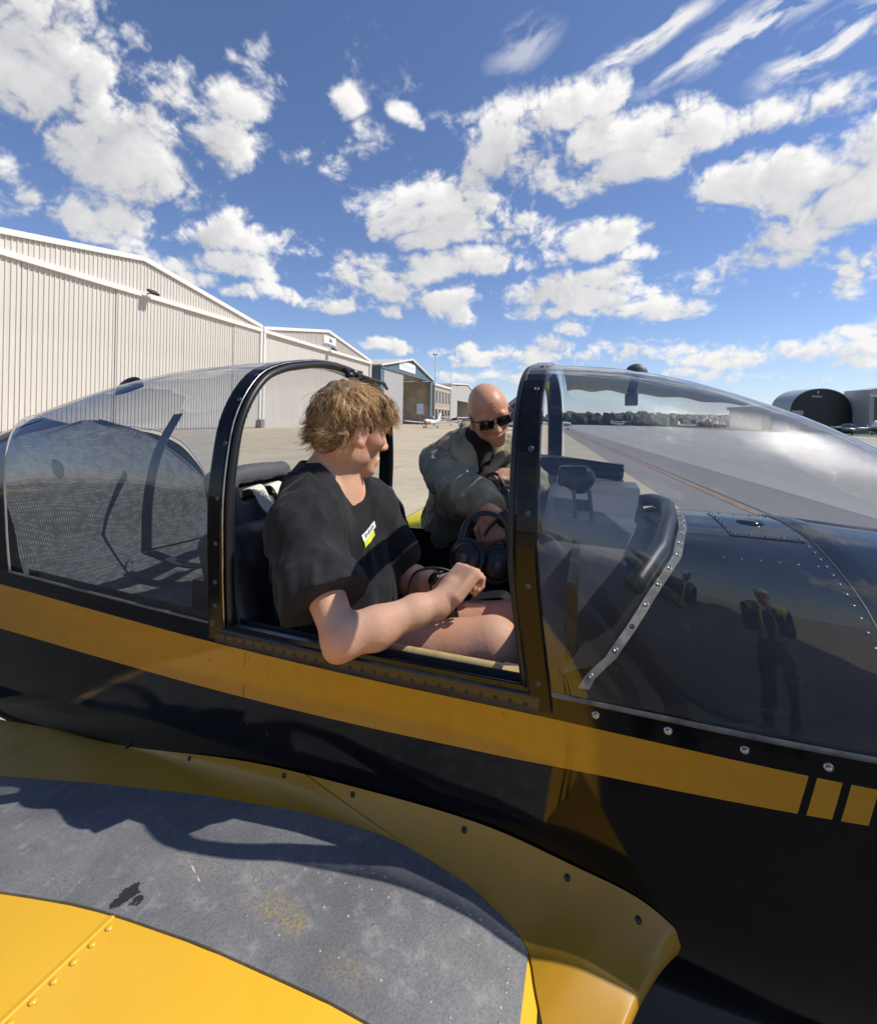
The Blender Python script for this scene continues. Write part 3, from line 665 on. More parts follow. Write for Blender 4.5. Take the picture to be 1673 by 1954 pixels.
for k, (o_, a_, w_, h_, c_, lab) in enumerate(((60+70, 470, 60, 10.5, (.24, .26, .28), 'long grey-blue warehouse far across the airfield, nearest the post'), (250, 430, 45, 9, (.20, .21, .22), 'low grey terminal far across the airfield, in the middle of the windscreen'), (340, 410, 30, 9, (.22, .22, .215), 'far pale block across the airfield, right of the grey terminal'), (430, 400, 70, 7, (.2, .2, .195), 'wide low far building behind the bright glint on the windscreen'))):
    e_ = empty('airfield_building', TPz(o_, a_, 0), lab, 'building')
    m = MB(); pts = [TP(o_-w_/2, a_), TP(o_+w_/2, a_), TP(o_+w_/2, a_+25), TP(o_-w_/2, a_+25)]
    m.add([(p[0], p[1], z) for z in (0, h_) for p in pts], [(0, 1, 5, 4), (1, 2, 6, 5), (2, 3, 7, 6), (3, 0, 4, 7), (4, 5, 6, 7)]); m.obj('wall', simple('far_wall', c_, .7), e_, smooth=False)
    m = MB(); pts = [TP(o_-w_/2-1, a_-1), TP(o_+w_/2+1, a_-1), TP(o_+w_/2+1, a_+26), TP(o_-w_/2-1, a_+26)]
    m.add([(p[0], p[1], z) for z in (h_+.01, h_+.8) for p in pts], [(0, 1, 5, 4), (1, 2, 6, 5), (2, 3, 7, 6), (3, 0, 4, 7), (4, 5, 6, 7)]); m.obj('roof', M_TRIM, e_, smooth=False)
    for q in range(int(w_/6)):
        m = MB(); a0 = o_-w_/2+2+q*6; pts = [TP(a0, a_-.05), TP(a0+3.4, a_-.05)]
        m.add([(pts[0][0], pts[0][1], 2.2), (pts[1][0], pts[1][1], 2.2), (pts[1][0], pts[1][1], h_-2.5), (pts[0][0], pts[0][1], h_-2.5)], [(0, 1, 2, 3)]); m.obj('window', M_WIN, e_, smooth=False)

# ================================================================ parked light aircraft
M_WHITEP = simple('white_aircraft_paint', (.74, .74, .73), .25, var=.04, coat=.4)
M_ORANGE = simple('orange_aircraft_paint', (.62, .22, .03), .3, coat=.4)
M_GREYP = simple('grey_aircraft_paint', (.22, .22, .235), .3, coat=.4)
M_DARKP = simple('dark_aircraft_paint', (.02, .022, .03), .3, coat=.4)
M_TYRE = simple('tyre_rubber', (.015, .015, .015), .8)
M_ACGLASS = simple('aircraft_window', (.04, .05, .06), .06)
def light_aircraft(loc, heading, label, high=False, twin=False, body=M_WHITEP, accent=M_ORANGE, fin=None, sc=1.0):
    root = empty('parked_aircraft', loc, label, 'aircraft', 'light aircraft parked along the apron'); root.rotation_euler = (0, 0, heading)
    def o(mb, name, m, par=root, smooth=True):
        V = np.concatenate(mb.v)*sc
        return obj(name, V, mb.f, m, par, smooth, local=True)
    xs = [3.1, 2.9, 2.3, 1.4, .6, -.6, -2, -3.6, -5]; hw = [.2, .42, .5, .56, .58, .55, .38, .2, .06]; zt = [1.5, 1.62, 1.68, 1.72, 1.7, 1.65, 1.6, 1.6, 1.62]; zb = [1.15, .95, .8, .74, .72, .74, .9, 1.15, 1.4]
    m = MB(); m.grid([[(x, w*math.copysign(abs(math.cos(a))**.75, math.cos(a)), (u+d)/2+(u-d)/2*math.copysign(abs(math.sin(a))**.75, math.sin(a))) for a in np.linspace(0, 2*math.pi, 17)[:-1]] for x, w, u, d in zip(xs, hw, zt, zb)], closed_v=True)
    m.ell((3.05, 0, 1.33), (.1, .2, .2)); fus = o(m, 'fuselage', body)
    m = MB(); m.grid([[(x, w*math.cos(a), z0+(z1-z0)*math.sin(a)) for a in np.linspace(0, math.pi, 11)] for x, w, z0, z1 in ((1.55, .45, 1.6, 1.68), (.9, .5, 1.6, 2.2), (.1, .5, 1.6, 2.28), (-.9, .45, 1.58, 2.1), (-1.9, .3, 1.55, 1.66))])
    o(m, 'cabin', M_ACGLASS)
    m = MB(); m.tube([(.95, y*.5, 1.65) if y else (.95, 0, 2.21) for y in (-1, 0, 1)], .03, 6); o(m, 'cabin_frame', body); m = MB(); m.tube([(-.2, -.52, 1.62), (-.25, -.45, 2.1), (-.3, 0, 2.3), (-.25, .45, 2.1), (-.2, .52, 1.62)], .06, 6); o(m, 'cabin_frame', body)
    zw = 2.28 if high else .92
    for s in (-1, 1):
        m = MB(); P = []
        for y, c, dz in ((.4, 1.6, 0), (3.0, 1.5, .18 if not high else .05), (5.0, 1.15, .36 if not high else .1), (5.15, .8, .38 if not high else .1)):
            P.append([(.95-c*(1-math.cos(a))/2+.3*(1.6-c)*.0, s*y, zw+dz+.075*c*math.sin(a)) for a in np.linspace(0, 2*math.pi, 15)[:-1]])
        m.grid(P, closed_v=True); m.f += [tuple(range(3*14, 4*14))]; o(m, 'wing', body)
        m = MB(); m.grid([[(-4.3-c*(1-math.cos(a))/2, s*y, 1.62+.04*math.sin(a)) for a in np.linspace(0, 2*math.pi, 11)[:-1]] for y, c in ((.05, .9), (1.6, .65))], closed_v=True); o(m, 'tailplane', body)
        m = MB(); m.tube([(.2, s*.55, .9), (.15, s*1.3, .32)], .05, 6); lg = o(m, 'gear_leg', body)
        m = MB(); m.lathe([(0, -.08), (.14, -.09), (.21, -.05), (.21, .05), (.14, .09), (0, .08)], (.15, s*1.35, .21), (0, 1, 0), 14); o(m, 'wheel', M_TYRE)
        if twin:
            m = MB(); m.grid([[(x, s*1.9+r*math.cos(a), zw+.15+r*math.sin(a)) for a in np.linspace(0, 2*math.pi, 13)[:-1]] for x, r in ((1.9, .1), (1.7, .3), (.8, .36), (-.4, .1))], closed_v=True); o(m, 'engine_nacelle', body)
            m = MB(); m.box((1.95, s*1.9, zw+.15), (.05, .12, 1.9)); o(m, 'propeller', M_DARKP)
        if high:
            m = MB(); m.tube([(.5, s*.5, .95), (.5, s*2.6, 2.25)], .04, 6); o(m, 'wing_strut', body)
    m = MB(); P = []
    for z, c, x0 in ((1.6, 1.5, -3.7), (2.3, 1.05, -4.25), (3.0, .75, -4.6)):
        P.append([(x0-c*(1-math.cos(a))/2, .05*math.sin(a), z) for a in np.linspace(0, 2*math.pi, 11)[:-1]])
    m.grid(P, closed_v=True); m.f += [tuple(range(20, 30))]; o(m, 'tail_fin', fin or body)
    m = MB(); m.tube([(2.4, 0, .9), (2.5, 0, .3)], .05, 6); o(m, 'gear_leg', body)
    m = MB(); m.lathe([(0, -.07), (.12, -.08), (.19, -.04), (.19, .04), (.12, .08), (0, .07)], (2.5, 0, .19), (0, 1, 0), 14); o(m, 'wheel', M_TYRE)
    if not twin:
        m = MB(); m.box((3.2, 0, 1.33), (.05, .13, 1.9), rotm((1, 0, 0), .4)); o(m, 'propeller', M_DARKP)
    m = MB(); m.grid([[(x, w*math.cos(a), 1.33+.1+w*.8*math.sin(a)-.25) for a in np.linspace(math.pi*.9, math.pi*2.1, 10)] for x, w in ((3.02, .36), (2.4, .515), (1.6, .585))]); o(m, 'cowl_band', accent)
    return root
HD = math.atan2(-FWD.y, -FWD.x)    # nose towards the camera
light_aircraft(G(-1.4, 88), HD-.35, 'white low-wing aircraft with orange cowl parked before the open blue hangar', sc=1.02)
light_aircraft(G(4.5, 128), HD+.6, 'white high-wing aircraft parked outside the grey hangar', high=True, accent=M_WHITEP)
light_aircraft(G(15.0, 84), HD+1.25, 'white high-wing aircraft parked just left of the windscreen post', high=True, accent=M_GREYP)
light_aircraft(G(25.5, 100), HD+1.35, 'white low-wing aircraft seen through the windscreen beside the post', accent=M_GREYP)
light_aircraft(G(96, 108), HD-1.75, 'grey twin-engined aircraft with pale fin before the black arched hangar', twin=True, body=M_GREYP, accent=M_DARKP, fin=M_WHITEP, sc=1.15)
light_aircraft(G(109, 112), HD-2.0, 'grey aircraft with a black tail fin at the right edge', body=M_GREYP, accent=M_DARKP, fin=M_DARKP, sc=1.15)
for k in range(7):
    light_aircraft(np.array([*TP(36+k*30, 250-k*10), 0]), HD+.5+.3*(k % 3), ('distant white light aircraft in the far row, the one nearest the windscreen post', 'distant white light aircraft in the far row, second from the windscreen post', 'distant white light aircraft in the far row, third from the windscreen post', 'distant white light aircraft in the far row, in the middle of the row', 'distant white light aircraft in the far row, left of the windscreen glint', 'distant white light aircraft in the far row, under the windscreen glint', 'distant white light aircraft in the far row, right of the windscreen glint')[k], high=k % 2 == 0, accent=M_GREYP)

# ================================================================ the black and yellow training aircraft
AC = empty('training_aircraft', (0, 0, 0), 'glossy black two-seat training aircraft with yellow stripe and wings, canopy slid open', 'aircraft')
# ---- paints
def stripe_mask(t, x, y, z):
    lo = t.math('ADD', t.math('ADD', t.math('MULTIPLY', t.math('MAXIMUM', x, 0.0), .062), 1.079), t.math('MULTIPLY', t.math('MINIMUM', x, 0.0), .030))
    a = t.math('MULTIPLY', t.math('GREATER_THAN', z, lo), t.math('LESS_THAN', z, 1.1655))
    xs = t.math('SUBTRACT', x, t.math('MULTIPLY', t.math('SUBTRACT', z, 1.1655), .24))      # slanted front end
    a = t.math('MULTIPLY', a, t.math('LESS_THAN', xs, .538))
    for c in (.456, .499):
        a = t.math('MULTIPLY', a, t.math('GREATER_THAN', t.math('ABSOLUTE', t.math('SUBTRACT', xs, c)), .0055))
    return t.math('MULTIPLY', a, t.math('LESS_THAN', t.math('ABSOLUTE', y), 2.0))
YEL = (.86, .48, .035); YEL_SHADE = (.50, .26, .02)  # wing yellow, and a stripe yellow with the side's shade put into it
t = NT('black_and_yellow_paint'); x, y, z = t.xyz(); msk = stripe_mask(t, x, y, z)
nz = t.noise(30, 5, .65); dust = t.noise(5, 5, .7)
blk = t.mix(t.ramp(dust, .45, .8), (.003, .003, .0035), (.008, .008, .0085)); yl = t.mix(t.ramp(nz, .3, .7), YEL_SHADE, (.46, .235, .018))
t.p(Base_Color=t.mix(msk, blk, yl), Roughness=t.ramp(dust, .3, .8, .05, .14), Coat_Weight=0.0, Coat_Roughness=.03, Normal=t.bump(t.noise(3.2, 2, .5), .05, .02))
t.b.inputs['Specular IOR Level'].default_value = .45
M_BODY = t.m
t = NT('black_paint'); dust = t.noise(7, 5, .7); sc_ = t.noise(40, 6, .7, 0, (1, 6, 6))
t.p(Base_Color=t.mix(t.ramp(dust, .45, .8), (.0035, .0035, .004), (.011, .011, .012)), Roughness=t.ramp(sc_, .3, .75, .06, .20), Normal=t.bump(t.noise(4, 2, .5), .06, .02)); t.b.inputs['Specular IOR Level'].default_value = .28; M_BLACK = t.m
t = NT('yellow_paint'); n = t.noise(2.5, 4, .6); f = t.noise(55, 5, .7)
t.p(Base_Color=t.mix(t.ramp(f, .62, .75, 0, .25), t.mix(t.ramp(n, .3, .7), YEL, (.83, .455, .03)), (.55, .27, .03)), Roughness=.30, Coat_Weight=.35, Coat_Roughness=.08, Normal=t.bump(t.noise(6, 3), .05, .01)); M_YEL = t.m
t = NT('shaded_fillet_yellow'); n = t.noise(3, 4, .6); f = t.noise(70, 5, .7)  # yellow darkened to carry the shade at the wing root
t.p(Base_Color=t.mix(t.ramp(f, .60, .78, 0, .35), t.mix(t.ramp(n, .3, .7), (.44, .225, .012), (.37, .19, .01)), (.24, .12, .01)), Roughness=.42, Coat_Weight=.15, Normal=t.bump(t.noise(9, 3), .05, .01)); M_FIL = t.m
# walkway: worn non-slip coating with yellow showing through and a few scrapes
t = NT('walkway_coating'); x, y, z = t.xyz()
n1 = t.noise(3.2, 6, .65, .3); n2 = t.noise(240, 4, .7); n3 = t.noise(26, 6, .7)
b = t.mix(t.ramp(n1, .3, .7), (.150, .152, .158), (.255, .252, .247)); b = t.mix(t.ramp(n2, .35, .7, 0, .5), b, (.07, .07, .075)); b = t.mix(t.ramp(n3, .52, .72, 0, .6), b, (.33, .325, .31))
def blob(cx, cy, rx, ry):
    d = t.math('SQRT', t.math('ADD', t.math('POWER', t.math('DIVIDE', t.math('SUBTRACT', x, cx), rx), 2.0), t.math('POWER', t.math('DIVIDE', t.math('SUBTRACT', y, cy), ry), 2.0)))
    return t.ramp(d, .3, 1.0, 1.0, 0.0)
w = t.math('MAXIMUM', t.math('MAXIMUM', blob(-.36, -.765, .075, .035), blob(-.30, -.775, .05, .04)), t.math('MULTIPLY', blob(-.55, -.74, .09, .05), .55))
w = t.math('MAXIMUM', w, t.math('MULTIPLY', blob(-.20, -.81, .07, .03), .5))
wear = t.math('MULTIPLY', w, t.ramp(t.noise(170, 5, .8), .44, .62)); wear = t.math('MULTIPLY', wear, t.ramp(t.noise(14, 3), .38, .58))
b = t.mix(t.math('MULTIPLY', wear, .7), b, (.42, .30, .085))
scr = t.math('MULTIPLY', t.math('LESS_THAN', t.math('ABSOLUTE', t.math('SUBTRACT', t.math('ADD', t.math('MULTIPLY', x, .55), t.math('MULTIPLY', y, 1.0)), -1.043)), .0013), blob(-.52, -.757, .05, .05))
b = t.mix(t.math('MULTIPLY', scr, t.ramp(t.noise(60, 2), .4, .55)), b, (.62, .60, .56))
oil = t.ramp(t.math('ADD', t.math('MAXIMUM', blob(-.600, -.822, .026, .034), t.math('MULTIPLY', blob(-.575, -.826, .022, .016), .75)), t.math('MULTIPLY', t.math('SUBTRACT', t.noise(62, 5, .65), .5), 2.6)), .52, .62)
oil = t.math('MULTIPLY', oil, t.ramp(blob(-.595, -.822, .06, .055), .02, .1))
b = t.mix(oil, b, (.022, .024, .022))
t.p(Base_Color=b, Roughness=t.ramp(n1, .3, .7, .55, .75), Normal=t.bump(n2, .55, .003)); M_WALK = t.m
M_RUBBER = simple('black_rubber', (.012, .012, .013), .45, bump=.1)
M_VINYL = simple('charcoal_vinyl', (.028, .029, .033), .42, var=.2, bump=.25, bscale=300, bdist=.0006)
M_VINYL2 = simple('grey_vinyl', (.075, .077, .082), .5, var=.1, bump=.2, bscale=350, bdist=.0006)
M_PLASTIC = simple('grey_glareshield_plastic', (.095, .10, .112), .42, var=.10, scale=12, bump=.15, bscale=400, bdist=.0004)
M_BPLASTIC = simple('black_plastic', (.012, .012, .014), .35)
M_LINING = simple('black_cockpit_lining', (.012, .012, .013), .7)
M_ALU = simple('worn_aluminium', (.42, .40, .36), .35, metal=.85, var=.25, scale=30)
M_ALUD = simple('painted_strip_worn', (.24, .22, .19), .5, metal=.4, var=.35, scale=40)
M_GOLD = simple('brass_rail', (.72, .52, .22), .4, metal=.25, var=.15, scale=30)
M_STEEL = simple('steel_screw', (.45, .45, .45), .3, metal=.9)
M_GSCREW = simple('tarnished_screw', (.10, .10, .105), .35, metal=.6)
M_DSCREW = simple('dark_screw', (.03, .022, .015), .5)
M_BELT = simple('cream_webbing', (.72, .69, .60), .8, var=.08, scale=60, bump=.3, bscale=500, bdist=.0006)
t = NT('woven_shade_cloth')
wv1 = t.N.new('ShaderNodeTexWave'); wv1.bands_direction = 'X'; wv1.inputs['Scale'].default_value = 44; wv1.inputs['Distortion'].default_value = 1.2; wv1.inputs['Detail'].default_value = 2; t.L.new(t.tc(), wv1.inputs['Vector'])
wv2 = t.N.new('ShaderNodeTexWave'); wv2.bands_direction = 'Z'; wv2.inputs['Scale'].default_value = 44; wv2.inputs['Distortion'].default_value = 1.2; wv2.inputs['Detail'].default_value = 2; t.L.new(t.tc(), wv2.inputs['Vector'])
wv3 = t.N.new('ShaderNodeTexWave'); wv3.bands_direction = 'Y'; wv3.inputs['Scale'].default_value = 44; wv3.inputs['Distortion'].default_value = 1.2; t.L.new(t.tc(), wv3.inputs['Vector'])
wk = t.math('MULTIPLY', wv3.outputs[1], t.math('MAXIMUM', wv2.outputs[1], wv1.outputs[1]))
wk = t.math('MULTIPLY', wk, t.ramp(t.noise(35, 3), .3, .6, .3, 1))
t.p(Base_Color=t.mix(t.ramp(wk, .3, .75), (.05, .05, .052), (.17, .165, .155)), Roughness=.85, Normal=t.bump(wk, .3, .002)); M_CLOTH = t.m
def glass(name, tint, haze, scratch, hazecol=(.9, .93, 1.0)):
    m = bpy.data.materials.new(name); m.use_nodes = True; nt = m.node_tree; N = nt.nodes; L = nt.links
    for q in list(N): N.remove(q)
    out = N.new('ShaderNodeOutputMaterial'); tr = N.new('ShaderNodeBsdfTransparent'); tr.inputs[0].default_value = (*tint, 1)
    gl = N.new('ShaderNodeBsdfGlossy'); gl.inputs['Roughness'].default_value = .015
    g2 = N.new('ShaderNodeBsdfGlossy'); g2.inputs['Roughness'].default_value = .055; g2.inputs[0].default_value = (*hazecol, 1)
    df = N.new('ShaderNodeBsdfDiffuse'); df.inputs[0].default_value = (.55, .55, .54, 1)
    lw = N.new('ShaderNodeLayerWeight'); lw.inputs[0].default_value = .5
    p = N.new('ShaderNodeMath'); p.operation = 'POWER'; L.new(lw.outputs['Facing'], p.inputs[0]); p.inputs[1].default_value = 4.2
    f = N.new('ShaderNodeMath'); f.operation = 'MULTIPLY_ADD'; L.new(p.outputs[0], f.inputs[0]); f.inputs[1].default_value = .90; f.inputs[2].default_value = .068
    tc = N.new('ShaderNodeTexCoord'); nz = N.new('ShaderNodeTexNoise'); nz.inputs['Scale'].default_value = 110; nz.inputs['Detail'].default_value = 6; nz.inputs['Roughness'].default_value = .7
    mp = N.new('ShaderNodeMapping'); mp.inputs['Scale'].default_value = (1, 3, 4); L.new(tc.outputs['Object'], mp.inputs[0]); L.new(mp.outputs[0], nz.inputs['Vector'])
    bp = N.new('ShaderNodeBump'); bp.inputs['Strength'].default_value = .7; bp.inputs['Distance'].default_value = .001; L.new(nz.outputs[0], bp.inputs['Height']); L.new(bp.outputs[0], g2.inputs['Normal'])
    lowf = N.new('ShaderNodeTexNoise'); lowf.inputs['Scale'].default_value = 5; L.new(tc.outputs['Object'], lowf.inputs['Vector'])
    b0 = N.new('ShaderNodeBump'); b0.inputs['Strength'].default_value = .06; b0.inputs['Distance'].default_value = .03; L.new(lowf.outputs[0], b0.inputs['Height']); L.new(b0.outputs[0], gl.inputs['Normal'])
    r = N.new('ShaderNodeMapRange'); L.new(nz.outputs[0], r.inputs[0]); r.inputs[1].default_value = .35; r.inputs[2].default_value = .7; r.inputs[3].default_value = haze*.5; r.inputs[4].default_value = haze*1.6
    a = N.new('ShaderNodeMixShader'); L.new(r.outputs[0], a.inputs[0]); L.new(tr.outputs[0], a.inputs[1]); L.new(df.outputs[0], a.inputs[2])
    b = N.new('ShaderNodeMixShader'); b.inputs[0].default_value = scratch; L.new(a.outputs[0], b.inputs[1]); L.new(g2.outputs[0], b.inputs[2])
    c = N.new('ShaderNodeMixShader'); L.new(f.outputs[0], c.inputs[0]); L.new(b.outputs[0], c.inputs[1]); L.new(gl.outputs[0], c.inputs[2])
    L.new(c.outputs[0], out.inputs[0]); return m
M_GLASS = glass('windscreen_perspex', (.85, .87, .885), .005, .028)
M_GLASSR = glass('rear_canopy_perspex', (.82, .85, .88), .010, .015)

# ---- hull shape
SX = [-4.7, -3.6, -2.6, -2.0, -1.55, -1.1, -.72, -.3, 0, .6, .95, 1.3, 1.62]
SW = [.10, .24, .38, .435, .462, .498, .525, .54, .54, .54, .50, .42, .27]
SB = [1.02, .88, .70, .62, .575, .565, .57, .58, .58, .58, .61, .68, .80]
def hw(x): return sinterp(x, SX, SW)
def hb(x): return sinterp(x, SX, SB)
TUB = np.array([(1.0, 1.0), (1.010, .92), (1.015, .77), (1.005, .55), (.975, .36), (.87, .16), (.60, .035), (0, 0)])
ZS = 1.212
def tub(x, s):
    """s 0..1 from the near sill down round the keel to the far sill"""
    q = abs(2*s-1); k = np.linspace(1, 0, len(TUB)); o = np.argsort(k)
    yy = sinterp(q, k[o], TUB[o, 0]); zz = sinterp(q, k[o], TUB[o, 1]); zb = hb(x)
    return (x, (-1 if s < .5 else 1)*yy*hw(x), zb+(ZS-zb)*zz)
def side_y(x, z):
    """near-side hull surface at height z (negative y)"""
    zb = hb(x); zz = (z-zb)/(ZS-zb); return -float(np.interp(zz, TUB[::-1, 1], TUB[::-1, 0]))*float(hw(x))
xs = np.concatenate([np.linspace(-4.7, -1.6, 16), np.linspace(-1.5, 1.1, 53), np.linspace(1.15, 1.62, 9)])
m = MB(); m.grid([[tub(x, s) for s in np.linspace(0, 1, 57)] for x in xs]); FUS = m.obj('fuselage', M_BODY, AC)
ARCH = np.array([(1, 0), (1.006, .12), (1.008, .25), (1.003, .445), (.98, .57), (.93, .715), (.855, .81), (.752, .886), (.598, .936), (.42, .966), (.214, .991), (0, 1)])
_al = np.concatenate([[0], np.cumsum(np.hypot(np.diff(ARCH[:, 0]*.54), np.diff(ARCH[:, 1]*.68)))]); _al /= _al[-1]
def arch(s):
    """canopy section, s 0 (near sill) .. 1 (far sill): (y factor, height factor)"""
    q = 1-abs(2*s-1); yy = float(sinterp(q, _al, ARCH[:, 0])); zz = float(sinterp(q, _al, ARCH[:, 1])); return (-yy if s < .5 else yy), zz
CX_ = [-2.46, -2.2, -2.0, -1.8, -1.6, -1.38, -1.18, -1.0, -.84, -.72, 0, .24, .36, .48, .58, .67, .735, .79, .95, 1.15]
CZ_ = [1.592, 1.618, 1.654, 1.708, 1.765, 1.822, 1.860, 1.879, 1.886, 1.885, 1.862, 1.842, 1.816, 1.776, 1.735, 1.685, 1.646, 1.609, 1.515, 1.40]
def crest(x): return sinterp(x, CX_, CZ_)
ZG = 1.205
def can(x, s):
    a, b = arch(s); a *= 1-.175*min(1.0, max(0.0, x-.03)/.27)*b; return np.array([x, a*hw(x), ZG+(crest(x)-ZG)*b])
def xaft(s):
    q = 1-abs(2*s-1); return float(np.interp(q, [0, .25, .45, .65, .85, 1], [-1.55, -1.575, -1.63, -1.73, -1.92, -2.02] if s <= .5 else [-1.68, -1.72, -1.82, -1.95, -2.01, -2.02]))
S_ = np.linspace(0, 1, 61)
# rear canopy glass
P = []
for s in S_:
    P.append([can(-.70-.065*s+(xaft(s)+.70+.065*s)*u, s) for u in np.linspace(0, 1, 25)])
m = MB(); m.grid(P); RG = m.obj('rear_canopy_glass', M_GLASSR, AC)
m = MB(); m.tube([can(xaft(s), s)+np.array([0, 0, .001]) for s in S_], .0032, 6); m.obj('glass_edge_seal', simple('yellowed_sealant', (.38, .36, .31), .6), AC)
m = MB(); m.tube([can(x, .0)+np.array([0, -.002, .004]) for x in np.linspace(-1.55, -.72, 20)], [.0035]*20, 6); m.obj('glass_edge_seal', simple('grey_sealant', (.12, .12, .118), .5), AC)
# turtle deck behind
P = []
for s in S_:
    a0 = xaft(s); row = []
    for u in np.linspace(0, 1, 22):
        x = a0+(-4.7-a0)*u**1.4; a, b = arch(s); r = min(1, max(0, (-1.5-x)/1.2)); q = 1-abs(2*s-1)
        a2 = math.cos(q*math.pi/2)*(-1 if s < .5 else 1); b2 = math.sin(q*math.pi/2); a = a+(a2-a)*r; b = b+(b2-b)*r
        zt = crest(x) if x > -2.46 else float(np.interp(x, [-4.7, -3.4, -2.46], [1.36, 1.48, 1.606]))
        row.append((x, a*hw(x), ZG+(zt-ZG)*b))
    P.append(row)
m = MB(); m.grid(P); m.obj('turtle_deck', M_BLACK, AC)
m = MB(); fx = [(-2.7, 1.56), (-3.5, 1.62), (-4.05, 2.15), (-4.5, 2.55), (-4.95, 2.55), (-4.75, 1.3)]
fin = [(-2.7, 1.56), (-3.5, 1.66), (-4.05, 2.2), (-4.45, 2.6), (-4.9, 2.6), (-4.8, 1.25), (-3.4, 1.4)]
k = len(fin); V = [(a, -.035, b) for a, b in fin]+[(a, .035, b) for a, b in fin]
m.add(V, [tuple(range(k)), tuple(range(2*k-1, k-1, -1))]+[(i, (i+1) % k, (i+1) % k+k, i+k) for i in range(k)]); m.obj('tail_fin', M_BLACK, AC, smooth=False)
for s in (-1, 1):
    m = MB(); m.grid([[(-4.1-c*(1-math.cos(a))/2, s*yy, 1.28+.05*math.sin(a)) for a in np.linspace(0, 2*math.pi, 13)[:-1]] for yy, c in ((.05, .8), (1.55, .6))], closed_v=True); m.f += [tuple(range(12, 24))]; m.obj('tailplane', M_YEL, AC)
# dark low aerial fairing on the crest
m = MB(); m.grid([[(-1.46+.055*math.cos(v)*1.2, -.16+.018*math.sin(v)*math.cos(a_), crest(-1.46+.066*math.cos(v))-.020+.046*math.sin(v)*max(0, math.sin(a_))) for a_ in np.linspace(0, math.pi, 9)] for v in np.linspace(.02, math.pi-.02, 14)]); m.obj('blade_aerial', M_RUBBER, AC)
# ---- forward deck under the windscreen, nose
DPROF = np.array([(1.0, 0), (.985, .10), (.93, .26), (.80, .49), (.70, .65), (.52, .82), (.28, .955), (0, 1)])
_dl = np.concatenate([[0], np.cumsum(np.hypot(np.diff(DPROF[:, 0]*.54), np.diff(DPROF[:, 1]*.25)))]); _dl /= _dl[-1]
DX = [0, .6, .8, 1.1, 1.35, 1.62]; DZ = [1.452, 1.452, 1.445, 1.42, 1.37, 1.27]
def deck(x, s):
    q = 1-abs(2*s-1); a = float(sinterp(q, _dl, DPROF[:, 0])); b = float(sinterp(q, _dl, DPROF[:, 1]))
    return np.array([x, (-a if s < .5 else a)*hw(x), ZS+(sinterp(x, DX, DZ)-ZS)*b])
def xdeck(s):
    y = abs(deck(.3, s)[1]); return float(np.interp(y, [0, .146, .288, .359, .421, .473, .511, .54], [.362, .343, .307, .27, .23, .195, .164, .12]))
P = [[deck(xdeck(s)+(1.62-xdeck(s))*u, s) for u in np.linspace(0, 1, 30)] for s in S_]
m = MB(); m.grid(P); m.obj('forward_deck', M_BLACK, AC)
# nose bowl, spinner, propeller
m = MB(); m.grid([[(1.62+.1*(1-v*v), math.cos(a)*hw(1.62)*v, (1.035+math.sin(a)*.235*v)) for a in np.linspace(0, 2*math.pi, 33)[:-1]] for v in np.linspace(1.0, .2, 6)], closed_v=True); m.obj('nose_bowl', M_BLACK, AC)
m = MB(); m.lathe([(.19, 0), (.18, .1), (.12, .24), (.05, .31), (0, .33)], (1.72, 0, 1.06), (1, 0, 0), 24); SPN = m.obj('spinner', M_YEL, AC)
for a0 in (.75, .75+math.pi):
    P = []
    for r in np.linspace(.12, .95, 12):
        c = .07+.05*math.sin(min(1, r/.6)*math.pi*.5)-.06*max(0, r-.7)/.25; tw = .9-.6*r
        d = np.array([0, math.cos(a0), math.sin(a0)]); e = np.array([0, -math.sin(a0), math.cos(a0)])
        P.append([np.array([1.80, 0, 1.06])+d*r+(e*math.cos(tw)+np.array([1, 0, 0])*math.sin(tw))*c*math.cos(q)+(np.array([1, 0, 0])*math.cos(tw)-e*math.sin(tw))*.014*math.sin(q) for q in np.linspace(0, 2*math.pi, 11)[:-1]])
    m = MB(); m.grid(P, closed_v=True); m.f += [tuple(range(110, 120))]; m.obj('propeller_blade', M_BLACK, AC)
# panel seam and rivets on the deck
def rivets(name, pts, nrm, r, mat, parent, hgt=.45):
    m = MB()
    for p, n_ in zip(pts, nrm):
        m.lathe([(r, 0), (r*.85, r*hgt*.6), (r*.45, r*hgt), (0, r*hgt*1.05)], p, n_, 7)
    o = m.obj(name, mat, parent); o['kind'] = 'stuff'; return o
def deckn(x, s):
    a = deck(x, max(0, s-.01)); b = deck(x, min(1, s+.01)); c = deck(x+.02, s)-deck(x, s); n_ = np.cross(c, b-a); n_ /= np.linalg.norm(n_); return n_ if n_[2] > 0 else -n_
SS = np.linspace(.02, .98, 44)
M_PRIV = simple('painted_rivet', (.05, .05, .052), .25, metal=.3)
rivets('seam_rivets', [deck(.585, s) for s in SS], [deckn(.585, s) for s in SS], .005, M_PRIV, AC)
m = MB(); m.grid([[deck(x, s)+deckn(x, s)*h for x, h in ((.603, .0003), (.605, .0045), (.66, .0045), (1.1, .0045), (1.6, .0045))] for s in S_]); m.obj('cowling_panel', M_BLACK, AC)
m = MB(); m.tube([deck(.602, s)+deckn(.602, s)*.0008 for s in S_], .0022, 5); m.obj('panel_seam', M_RUBBER, AC)
